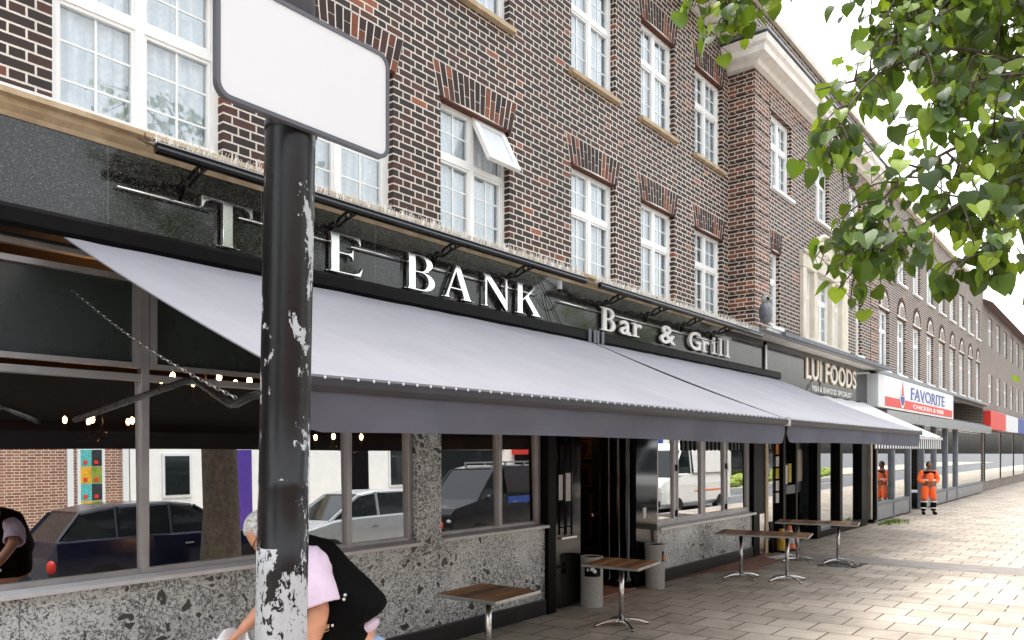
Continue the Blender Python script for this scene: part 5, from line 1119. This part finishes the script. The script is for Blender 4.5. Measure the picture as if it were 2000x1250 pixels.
jk = fuse([skin_mesh({'0': (Q(0, 0, .93), (.155, .205)), '1': (Q(.01, 0, 1.10), (.155, .20)), '2': (Q(0, 0, 1.30), (.145, .21)), '3': (Q(0, 0, 1.40), (.085, .10))}, [('0', '1'), ('1', '2'), ('2', '3')], '0', 2)]+
          [skin_mesh({'0': (Q(0, q*.14, 1.35), .085), '1': (Q(0, q*.21, 1.34), .088), '2': (Q(-.02, q*.305, 1.08), .075), '3': (Q(.12, q*.15, 1.035), .058)}, [('0', '1'), ('1', '2'), ('2', '3')], '0', 2) for q in (1, -1)], .014, 3, .008)
jo = link_mesh('jacket', jk, wk, M['hivis'], smooth=True)
def band(par, nm, m, c, rx, ry, z0, z1, ax=None):
    b = MB(); n = 28; vs = []
    for z in (z0, z1):
        for k in range(n):
            a = 2*math.pi*k/n; p = Q(c[0]+rx*math.cos(a), c[1]+ry*math.sin(a), z); vs.append(p)
    b.add(vs, [(k, (k+1) % n, n+(k+1) % n, n+k) for k in range(n)]); return b.build(nm, M[m], par, smooth=True)
band(jo, 'reflective_band', 'reflector', (.008, 0), .166, .212, 1.08, 1.13); band(jo, 'yoke', 'black', (.0, 0), .150, .225, 1.30, 1.38)
for q in (1, -1):
    tr_ = fuse([skin_mesh({'0': (Q(0, q*.09, .95), (.14, .12)), '1': (Q(.01, q*.105, .80), .125), '2': (Q(.015, q*.145, .44), .105)}, [('0', '1'), ('1', '2')], '0', 2)], .014, 2); link_mesh('trouser_leg', tr_, wk, M['hivis'], smooth=True)
    lo = fuse([skin_mesh({'0': (Q(.015, q*.145, .46), .10), '1': (Q(-.01, q*.16, .10), .095)}, [('0', '1')], '0', 2)], .014, 2); l_ = link_mesh('gaiter', lo, wk, M['black'], smooth=True)
    band(l_, 'reflective_band', 'reflector', (.01, q*.148), .108, .108, .40, .44); band(l_, 'reflective_band', 'reflector', (0, q*.157), .104, .104, .20, .235)
    sh = fuse([skin_mesh({'0': (Q(-.05, q*.16, .06), .055), '1': (Q(.05, q*.175, .055), .055), '2': (Q(.15, q*.19, .04), .048)}, [('0', '1'), ('1', '2')], '0', 2)], .012, 2); link_mesh('boot', sh, wk, M['black'], smooth=True)
# ================================================================ TREE (trunk at the kerb, branches reaching over the pavement)
tree = thing('street_tree', 'lime tree at the kerb, heart shaped leaves hanging over the pavement at upper right', 'tree', (6.9, -6.0, 0))
tk = MB(); rn = random.Random(31)
tk.tube([(6.9, -6.0, -.1), (6.9, -6.0, .25), (6.93, -6.0, 1.2), (6.88, -5.98, 2.6), (6.9, -5.95, 3.6), (6.95, -6.0, 5.2), (6.9, -6.0, 7.5)], [.42, .33, .29, .275, .26, .2, .1], 20)
tk.build('trunk', M['bark'], tree, smooth=True)
twigs = []; bb = MB()
def branch(p0, ctrl, r0, r1, n=10):
    P = [Vector(p0)]+[Vector(c) for c in ctrl]; out = []
    for i in range(len(P)-1):
        a, b = P[i], P[i+1]; pa = P[max(i-1, 0)]; pb = P[min(i+2, len(P)-1)]
        for k in range(n):
            t_ = k/n; h0, h1, h2, h3 = 2*t_**3-3*t_**2+1, t_**3-2*t_**2+t_, -2*t_**3+3*t_**2, t_**3-t_**2
            out.append(a*h0+(b-pa)*.5*h1+b*h2+(pb-a)*.5*h3)
    out.append(P[-1]); m = len(out); bb.tube(out, [r0+(r1-r0)*i/(m-1) for i in range(m)], 7); return out
lf = MB()
def leaf(p, d, nrm, L):
    d = Vector(d).normalized(); n = Vector(nrm); n = (n-d*n.dot(d)); n = n.normalized() if n.length > .01 else d.orthogonal().normalized(); s_ = d.cross(n); w = L*.49
    cup = rn.uniform(-.06, .30); tip = rn.uniform(-.15, .45); L *= rn.choice((.7, .9, 1, 1, 1.1))
    prof = [(0, .0), (-.06, .22), (-.02, .40), (.16, .50), (.38, .50), (.62, .38), (.82, .18), (1.0, 0)]
    mid = [(0, 0), (.0, 0), (.12, 0), (.26, 0), (.42, 0), (.62, 0), (.82, 0), (1, 0)]
    vs = []; fs = []
    for k in range(8):
        m = p+d*mid[k][0]*L-n*tip*L*mid[k][0]**2; vs.append(m)
    for sd in (1, -1):
        b0 = len(vs)
        for k in range(1, 7):
            x, y = prof[k]; jag = 1+rn.uniform(-.04, .05); vs.append(p+d*x*L+s_*sd*y*2*w*jag+n*(abs(y)*cup*L*1.6-tip*L*x*abs(x)))
        R_ = [0]+list(range(b0, b0+6))+[7]
        for k in range(1, 7):
            q = (k, k+1, R_[k+1], R_[k]) if k < 6 else (6, 7, R_[6])
            fs.append(q if sd == 1 else tuple(reversed(q)))
        fs.append((0, 1, R_[1]) if sd == 1 else (R_[1], 1, 0))
    lf.add(vs, fs)
def leafy(path, t0, dens, L=.108, spread=.13):
    acc = 0; tot = sum((path[i+1]-path[i]).length for i in range(len(path)-1)); run = 0
    for i in range(len(path)-1):
        a, b = path[i], path[i+1]; seg = (b-a).length; run += seg
        if run/tot < t0: continue
        acc += seg*dens
        while acc > 1:
            acc -= 1; p = a.lerp(b, rn.random()); ax = (b-a).normalized(); side = Vector((rn.gauss(0, 1), rn.gauss(0, 1), rn.gauss(-.25, .7))); side = (side-ax*side.dot(ax)); side = side.normalized()
            st = p+side*rn.uniform(.02, spread)+Vector((0, 0, -.015)); bb.tube([p, (p+st)/2+Vector((0, 0, .006)), st], .0016, 4, cap=False)
            d = side*.55+ax*.35+Vector((0, 0, -rn.uniform(.45, 1.5))); leaf(st, d, Vector((rn.gauss(0, .55), rn.gauss(0, .55), 1))+side*.6, L*rn.uniform(.5, 1.2))
LIMBS = [
 ((6.9, -5.95, 3.4), [(6.0, -5.7, 4.1), (5.0, -5.3, 4.45), (4.4, -4.6, 4.65), (4.0, -4.05, 4.62), (3.86, -3.80, 4.50)], .07, .005),
 ((6.9, -5.95, 3.5), [(6.0, -5.5, 4.4), (4.9, -4.9, 4.75), (4.3, -4.3, 4.80), (4.05, -4.0, 4.62), (4.0, -3.95, 4.35)], .06, .004),
 ((6.9, -5.95, 3.3), [(6.1, -5.75, 3.7), (5.2, -5.4, 3.98), (4.6, -5.0, 4.12), (4.2, -4.70, 3.95), (4.0, -4.55, 3.68), (3.96, -4.52, 3.52)], .06, .004),
 ((6.9, -5.95, 3.2), [(6.0, -5.75, 3.5), (5.0, -5.45, 3.65), (4.45, -5.1, 3.58), (4.06, -4.86, 3.36), (3.86, -4.66, 3.10), (3.77, -4.58, 2.99)], .06, .004),
 ((6.9, -5.95, 3.1), [(6.1, -5.8, 3.3), (5.2, -5.6, 3.45), (4.55, -5.3, 3.38), (4.06, -4.94, 3.12), (3.86, -4.72, 2.92), (3.79, -4.65, 2.80)], .05, .004),
 ((6.9, -5.95, 3.6), [(6.2, -5.8, 4.5), (5.4, -5.3, 5.0), (4.8, -4.8, 4.75), (4.5, -4.6, 4.3), (4.38, -4.58, 3.95)], .06, .005),
 ((6.9, -5.95, 3.0), [(6.2, -5.85, 3.1), (5.4, -5.7, 3.3), (4.7, -5.45, 3.25), (4.25, -5.2, 3.05), (4.05, -5.05, 2.88)], .05, .004),
 ((6.9, -5.95, 4.0), [(6.3, -5.6, 4.3), (5.6, -5.2, 4.4), (5.1, -4.9, 4.3), (4.8, -4.75, 4.05)], .05, .005),
 ((6.9, -5.95, 3.8), [(6.3, -5.7, 4.0), (5.8, -5.4, 3.95), (5.3, -5.2, 3.7), (5.0, -5.1, 3.45)], .05, .005),
 ((6.9, -5.95, 3.7), [(6.1, -5.6, 4.1), (5.4, -5.2, 4.5), (4.7, -4.85, 4.45), (4.35, -4.7, 4.15)], .05, .005),
 ((6.9, -5.95, 3.4), [(6.2, -5.7, 3.6), (5.4, -5.5, 3.75), (4.8, -5.3, 3.7), (4.4, -5.1, 3.5)], .05, .005),
 ((6.9, -5.95, 3.6), [(6.1, -5.75, 4.1), (5.3, -5.4, 4.4), (4.6, -5.05, 4.35), (4.2, -4.86, 4.1)], .05, .005),
 ((6.9, -5.95, 3.5), [(6.1, -5.8, 3.8), (5.2, -5.5, 4.0), (4.5, -5.15, 3.9), (4.1, -4.92, 3.68)], .05, .005),
 ((6.9, -5.95, 4.2), [(6.2, -5.6, 4.8), (5.5, -5.1, 4.95), (4.95, -4.75, 4.75), (4.7, -4.6, 4.45)], .05, .005),
 ((6.9, -5.95, 4.0), [(6.2, -5.8, 4.5), (5.3, -5.5, 4.75), (4.6, -5.2, 4.65), (4.2, -4.95, 4.4)], .05, .005),
]
for p0, ct, r0, r1 in LIMBS:
    pa = branch(p0, ct, r0*.26, r1*.6); leafy(pa, .18, 28, .086)
    for k in range(19):
        i = int(len(pa)*rn.uniform(.35, .97)); i = min(i, len(pa)-2); q = pa[i]; ax = (pa[i+1]-pa[i]).normalized(); d = (ax*rn.uniform(.3, .9)+Vector((rn.gauss(0, .6), rn.gauss(0, .6), rn.gauss(-.1, .45)))).normalized(); ln = rn.uniform(.25, .55)*(1.25-i/len(pa))
        c2 = q+d*ln*.5+Vector((0, 0, .02)); c3 = q+d*ln+Vector((0, 0, -.10*rn.random())); sp = branch(q, [c2, c3], .006, .002, 5); leafy(sp, .05, 28, .084, .10)
# rest of the crown, above and beyond
for k in range(26):
    a = rn.uniform(0, 6.28); el = rn.uniform(.25, 1.2); ln = rn.uniform(1.6, 3.0); h0 = rn.uniform(3.6, 6.5)
    if -2.9 < math.atan2(math.sin(a), math.cos(a)) < -2.0 and h0 < 4.5: continue
    d = Vector((math.cos(a)*math.cos(el), math.sin(a)*math.cos(el), math.sin(el))); p0 = Vector((6.9, -5.97, h0)); e = p0+d*ln
    if e.x < 4.6 and e.z < 6.4: continue
    pa = branch(p0, [p0+d*ln*.5+Vector((0, 0, .2)), e], .035, .006, 6); leafy(pa, .25, 12, .12, .3)
    for q in range(6):
        b = pa[rn.randrange(4, len(pa))]; dd = Vector((rn.gauss(0, 1), rn.gauss(0, 1), rn.gauss(.1, .6))).normalized(); sp = branch(b, [b+dd*.35, b+dd*.75], .012, .003, 4); leafy(sp, 0, 16, .12, .2)
lo = lf.build('crown', M['leaf'], tree); bb.build('branches', M['bark'], tree, smooth=True)
print('leaf faces', len(lo.data.polygons))
# second, simpler street trees further along the kerb
for n_, (x, y, lab) in enumerate(((19.0, -6.0, 'street tree at the kerb further along, opposite the fish shop'), (-6.5, -6.0, 'street tree at the kerb behind the viewer'), (52, -12.5, 'tree on the planted island down the street'), (60, -14, 'second tree on the planted island'))):
    t2 = thing('street_tree', lab, 'tree', (x, y, 0), 0, 'trees along the street')
    m = MB(); m.tube([(x, y, -.1), (x, y, 3.0), (x+.1, y, 5.5)], [.26, .2, .08], 12); m.build('trunk', M['bark'], t2, smooth=True)
    lf2 = MB(); b2 = MB()
    for k in range(60):
        a = rn.uniform(0, 6.28); d = Vector((math.cos(a), math.sin(a), rn.uniform(-.1, 1.1))).normalized(); p = Vector((x, y, rn.uniform(3, 5.2))); e = p+d*rn.uniform(.9, 2.2); b2.tube([p, e], [.03, .006], 5)
        for j in range(22):
            c = p.lerp(e, rn.uniform(.35, 1.05))+Vector((rn.gauss(0, .22), rn.gauss(0, .22), rn.gauss(0, .22))); u = Vector((rn.gauss(0, 1), rn.gauss(0, 1), rn.gauss(0, 1))).normalized(); v = u.orthogonal().normalized(); s_ = rn.uniform(.09, .16)
            lf2.add([c-u*s_, c-v*s_*.7, c+u*s_, c+v*s_*.7], [(0, 1, 2, 3)])
    lf2.build('crown', M['leaf'], t2); b2.build('branches', M['bark'], t2)
# ================================================================ VEHICLES (seen in the shop glass)
def vehicle(name, label, cat, loc, flip, mcol, st, roof, wb, W2, gh, grp, stripe=None, belt=None):
    """st: lower body stations (x, z_top, half width); roof: greenhouse stations (x, z_roof, half width)"""
    v = thing(name, label, cat, (0, 0, 0), 0, grp); mb = MB(); vs = []; k = 8
    for x, zt, w in st:
        for q, z in ((-w*.86, .20), (-w, .36), (-w, zt*.72), (-w*.95, zt), (w*.95, zt), (w, zt*.72), (w, .36), (w*.86, .20)): vs.append((x, q, z))
    m = len(st); mb.add(vs, [(i*k+j, i*k+(j+1) % k, (i+1)*k+(j+1) % k, (i+1)*k+j) for i in range(m-1) for j in range(k)]+[tuple(range(k-1, -1, -1)), tuple(range((m-1)*k, m*k))])
    b = mb.build('body', M[mcol], v, local=True, bevel=.03)
    g = MB(); vs = []
    def zb(x):
        for (x0, z0, _), (x1, z1, _) in zip(st, st[1:]):
            if x0 <= x <= x1: return z0+(z1-z0)*(x-x0)/(x1-x0)
        return st[0][1]
    lowx = [roof[0][0]-gh[0]]+[r[0] for r in roof[1:-1]]+[roof[-1][0]+gh[1]]
    for (x, zr, w), xl in zip(roof, lowx):
        vs += [(xl, -w-.10, zb(xl)-.02), (x, -w, zr), (x, w, zr), (xl, w+.10, zb(xl)-.02)]
    m = len(roof); g.add(vs, [(i*4+j, i*4+(j+1) % 4, (i+1)*4+(j+1) % 4, (i+1)*4+j) for i in range(m-1) for j in range(3)]+[(3, 2, 1, 0), tuple(range(4*m-4, 4*m))])
    g.build('windows', M['glass_car'], v, local=True)
    r_ = MB(); vs = []
    for x, zr, w in roof: vs += [(x, -w-.012, zr-.02), (x, -w*.9, zr+.035), (x, w*.9, zr+.035), (x, w+.012, zr-.02)]
    r_.add(vs, [(i*4+j, i*4+(j+1) % 4, (i+1)*4+(j+1) % 4, (i+1)*4+j) for i in range(m-1) for j in range(3)]+[(3, 2, 1, 0), tuple(range(4*m-4, 4*m))])
    for (x, zr, w), xl in zip(roof, lowx):
        for q in (-1, 1): r_.tube([(xl, q*(w+.10), zb(xl)-.02), (x, q*(w+.005), zr)], .035, 6)
    r_.build('roof', M[mcol], v, local=True, smooth=False)
    for x in wb:
        for q in (-1, 1):
            w_ = MB(); yy = q*(W2-.10); prof = [(.20, -.10), (.30, -.095), (.325, -.06), (.325, .06), (.30, .095), (.20, .10)]
            w_.add([(x+r*math.cos(2*math.pi*i/24), yy+t_, .185+r*math.sin(2*math.pi*i/24)) for r, t_ in prof for i in range(24)], [(j*24+i, j*24+(i+1) % 24, (j+1)*24+(i+1) % 24, (j+1)*24+i) for j in range(5) for i in range(24)])
            o = w_.build('wheel', M['rubber'], v, local=True, smooth=True)
            h = MB(); h.add([(x+.20*math.cos(2*math.pi*i/20), yy+q*.09, .185+.20*math.sin(2*math.pi*i/20)) for i in range(20)], [tuple(range(20))]); h.build('hub', M['silver'], o, local=True)
            a_ = MB(); a_.add([(x+.37*math.cos(math.pi*i/12), q*(W2+.004), .19+.37*math.sin(math.pi*i/12)) for i in range(13)], [tuple(range(13))]); a_.build('wheel_arch', M['rubber'], v, local=True)
    xf = st[0][0]
    for q in (-1, 1):
        MB().ball((xf+.10, q*(W2-.25), st[0][1]*.80), (.12, .16, .09), 10, 8).build('headlight', M['sign_white'], v, local=True, smooth=True)
        MB().ball((st[-1][0]-.05, q*(W2-.16), st[-1][1]*.82), (.08, .09, .12), 10, 8).build('tail_light', M['red_paint'], v, local=True, smooth=True)
        MB().ball((roof[0][0]-gh[0]*.7, q*(W2+.07), st[2][1]+.06), (.06, .10, .07), 8, 6).build('mirror', M[mcol], v, local=True, smooth=True)
        for z in (.0,): MB().box(-.2, -.05, q*(W2+.004)-.01, q*(W2+.004)+.01, st[3][1]*.80, st[3][1]*.83).build('door_handle', M['silver'], v, local=True)
    MB().box(xf-.06, xf+.05, -W2*.8, W2*.8, .26, .48).build('bumper', M['rubber'], v, local=True, bevel=.03)
    MB().box(xf-.066, xf-.06, -.26, .26, .36, .46).build('number_plate', M['sign_white'], v, local=True)
    if belt: MB().box(belt[0], belt[1], W2*.0-W2-.006, W2+.006, belt[2], belt[3]).build('stripe', M[belt[4]], v, local=True)
    v.location = loc; v.rotation_euler = (0, 0, math.pi if flip else 0); return v
HS = [(-2.05, .62, .70), (-1.95, .74, .80), (-1.1, .92, .88), (-.6, .95, .89), (1.5, .97, .88), (1.95, .96, .82), (2.05, .70, .76)]
HR = [(-.35, 1.40, .58), (.1, 1.46, .62), (1.0, 1.45, .61), (1.55, 1.36, .56)]
vehicle('parked_car', 'dark blue hatchback parked at the kerb opposite the left bar windows', 'car', (6.7, -7.75, -.14), True, 'navy', HS, HR, (-1.3, 1.25), .89, (.85, .35), 'vehicles parked along the kerb')
vehicle('parked_car', 'silver car parked behind the dark blue hatchback', 'car', (11.15, -7.75, -.14), False, 'silver', HS, HR, (-1.3, 1.25), .89, (.85, .35), 'vehicles parked along the kerb')
VS = [(-2.4, .80, .80), (-2.3, .95, .88), (-1.5, 1.12, .93), (-1.0, 1.25, .94), (2.3, 1.28, .94), (2.4, 1.28, .92), (2.42, .8, .9)]
VR = [(-.75, 1.88, .74), (-.2, 1.96, .78), (1.9, 1.96, .78), (2.3, 1.92, .76)]
v1 = vehicle('van', 'black panel van with a roof rack and a blue panel on its side', 'van', (16.0, -7.85, -.14), False, 'van_black', VS, VR, (-1.5, 1.5), .94, (.75, .05), 'vehicles parked along the kerb', belt=(-.4, 1.9, .98, 1.16, 'blue_paint'))
TS = [(-2.8, .95, .85), (-2.65, 1.15, .95), (-2.0, 1.3, .99), (-1.5, 1.42, 1.0), (2.7, 1.45, 1.0), (2.8, 1.45, .98), (2.82, .8, .95)]
TR = [(-1.2, 2.25, .80), (-.7, 2.5, .86), (2.4, 2.5, .86), (2.7, 2.46, .84)]
v2 = vehicle('van', 'tall white van with thin blue and orange side stripes', 'van', (27.0, -7.9, -.14), False, 'van_white', TS, TR, (-1.8, 1.75), 1.0, (.9, .05), 'vehicles parked along the kerb', belt=(-.5, 2.4, .72, .78, 'cone_orange'))
for vv, x0, z0, z1, W2_, m_ in ((v1, -.45, 1.26, 1.95, .95, 'van_black'), (v2, -.55, 1.43, 2.5, 1.0, 'van_white')):
    for q in (-1, 1):
        sidep = MB(); y0, y1 = q*(W2_+.004), q*(W2_*.86+.02); sidep.hexa([(x0, y0-.01, z0), (2.35, y0-.01, z0), (2.35, y0+.01, z0), (x0, y0+.01, z0)], [(x0, y1-.01, z1), (2.35, y1-.01, z1), (2.35, y1+.01, z1), (x0, y1+.01, z1)]); sidep.build('side_panel', M[m_], vv, local=True)
rk = MB()
for x in (-.2, .6, 1.5): rk.box(x-.03, x+.03, -.75, .75, 2.05, 2.09); [rk.box(x-.02, x+.02, q*.72-.02, q*.72+.02, 1.97, 2.05) for q in (-1, 1)]
rk.build('roof_rack', M['silver'], v1, local=True)
# ================================================================ OPPOSITE SIDE OF THE STREET (facing +Y)
YO = -16.0
def opp(name, label, x0, x1, hgt, m, feats):
    b = thing(name, label, 'building', ((x0+x1)/2, YO, 0), 0); MB().box(x0, x1, YO-8, YO, -.05, hgt).build('wall', M[m], b)
    for nm, mm, a, c, z0, z1, d in feats: MB().box(a, c, YO+.001, YO+d, z0, z1).build(nm, M[mm], b)
    MB().box(x0-.1, x1+.1, YO-8.1, YO+.15, hgt, hgt+.25).build('parapet', M['stone'], b); return b
wf = lambda x, z, w=1.0, h=1.5: [('window_frame', 'sign_white', x, x+w, z, z+h, .04), ('pane', 'glass_car', x+.08, x+w-.08, z+.08, z+h-.08, .05)]
opp('red_brick_building', 'red brick building across the road with a colourful poster in a white frame', -12, 9.95, 7, 'brick_red', [('trim', 'sign_white', 8.35, 8.5, 0, 4, .06), ('poster_frame', 'sign_white', 8.6, 9.3, .6, 2.6, .05), *[('poster_panel', ('cone_yellow', 'hedge', 'print4', 'frosted', 'print2')[(r*2+q+r//2) % 5], 8.68+.275*q, 8.945+.275*q, .68+.46*r, 1.12+.46*r, .06) for r in range(4) for q in range(2)], *[('poster_dot', 'red_paint', 8.74+.275*q, 8.84+.275*q, .73+.46*r, .83+.46*r, .07) for r in range(4) for q in range(2)], ('trim', 'sign_white', 9.78, 9.94, 0, 4, .06)]+wf(5, 1, 1.4)+wf(2, 1, 1.4)+wf(-3, 1, 1.4)+wf(5, 4)+wf(2, 4)+wf(8, 4))
opp('white_painted_building', 'white painted brick building across the road with purple door, grey plinth and black gate', 10, 21.0, 6.5, 'render_white', [('plinth', 'grey_paint', 10, 12.3, 0, .55, .03), ('plinth', 'grey_paint', 13.9, 17.5, 0, .55, .03), ('plinth', 'grey_paint', 18.7, 21, 0, .55, .03), ('door', 'purple', 12.4, 13.8, 0, 2.5, .04), ('gate', 'black', 17.6, 18.6, 0, 2.5, .04)]+wf(10.9, 1.1, .9, 1.3)+wf(15, 1.3, .7)+wf(19.6, 1.1)+wf(11, 4)+wf(14, 4)+wf(17, 4))
opp('shop_row', 'row of shops across the road with white and blue fascias and a red awning', 21.1, 62, 6.6, 'render_white', [('fascia', 'sign_white', 21.2, 26.5, 2.6, 3.5, .15), ('shop_window', 'glass_car', 21.5, 26.2, .5, 2.5, .05), ('awning', 'red_paint', 27, 33, 2.3, 3.1, 1.2), ('shop_window', 'glass_car', 27.2, 32.8, .4, 2.3, .05), ('fascia', 'blue_paint', 34, 41, 2.6, 3.5, .15), ('shop_window', 'glass_car', 34.2, 40.8, .4, 2.5, .05), ('fascia', 'sign_white', 42, 50, 2.6, 3.5, .15), ('shop_window', 'glass_car', 42.2, 49.8, .4, 2.5, .05), ('fascia', 'grey_paint', 51, 61, 2.6, 3.5, .15), ('shop_window', 'glass_car', 51.2, 60.8, .4, 2.5, .05)]+[w for k in range(13) for w in wf(22+3*k, 4.4, 1.2)])
for i, x in enumerate((14.2, 16.4, 18.8)):
    b = thing('bollard', 'wooden bollard across the road by the white building, %s' % ('left of the three', 'middle of the three', 'right of the three')[i], 'bollard', (x, -13.9, -.02), 0, 'wooden bollards across the road'); MB().lathe([(.10, 0), (.09, .85), (.06, .95), (.02, .97)], (x, -13.9, -.02), 14).build('post', M['wood_pale'], b, smooth=True)
# planted island with chevron boards far along the road
struct('planted_island', MB().profz([(50+14*math.cos(a), -12.6+2.2*math.sin(a)) for a in [2*math.pi*k/32 for k in range(32)]], -.13, .12), M['kerb'])
hd = MB(); rn = random.Random(17)
for k in range(420):
    a = rn.random()*6.28; r = math.sqrt(rn.random()); hd.ball((50+12.6*r*math.cos(a), -12.6+1.7*r*math.sin(a), .3+.25*rn.random()), (.35, .25, .22), 6, 4)
props(hd.build('hedge', M['hedge'], None), 'low clipped yellow green hedge on the planted island', 'hedge')
for i, x in enumerate((44, 48, 52)):
    c_ = thing('chevron_board', 'black and white chevron board on the planted island, %s' % ('nearest', 'middle one', 'farthest')[i], 'road sign', (x, -10.9, 0), 0, 'chevron boards')
    MB().box(x-1.6, x+1.6, -10.95, -10.9, .55, 1.25).build('board', M['grey_paint'], c_)
    cv = MB()
    for q in (-1.1, -.1, .9): cv.profy([(x+q-.3, .6), (x+q, .9), (x+q-.3, 1.2), (x+q, 1.2), (x+q+.3, .9), (x+q, .6)], -10.9, -10.885)
    cv.build('chevrons', M['sign_white'], c_)
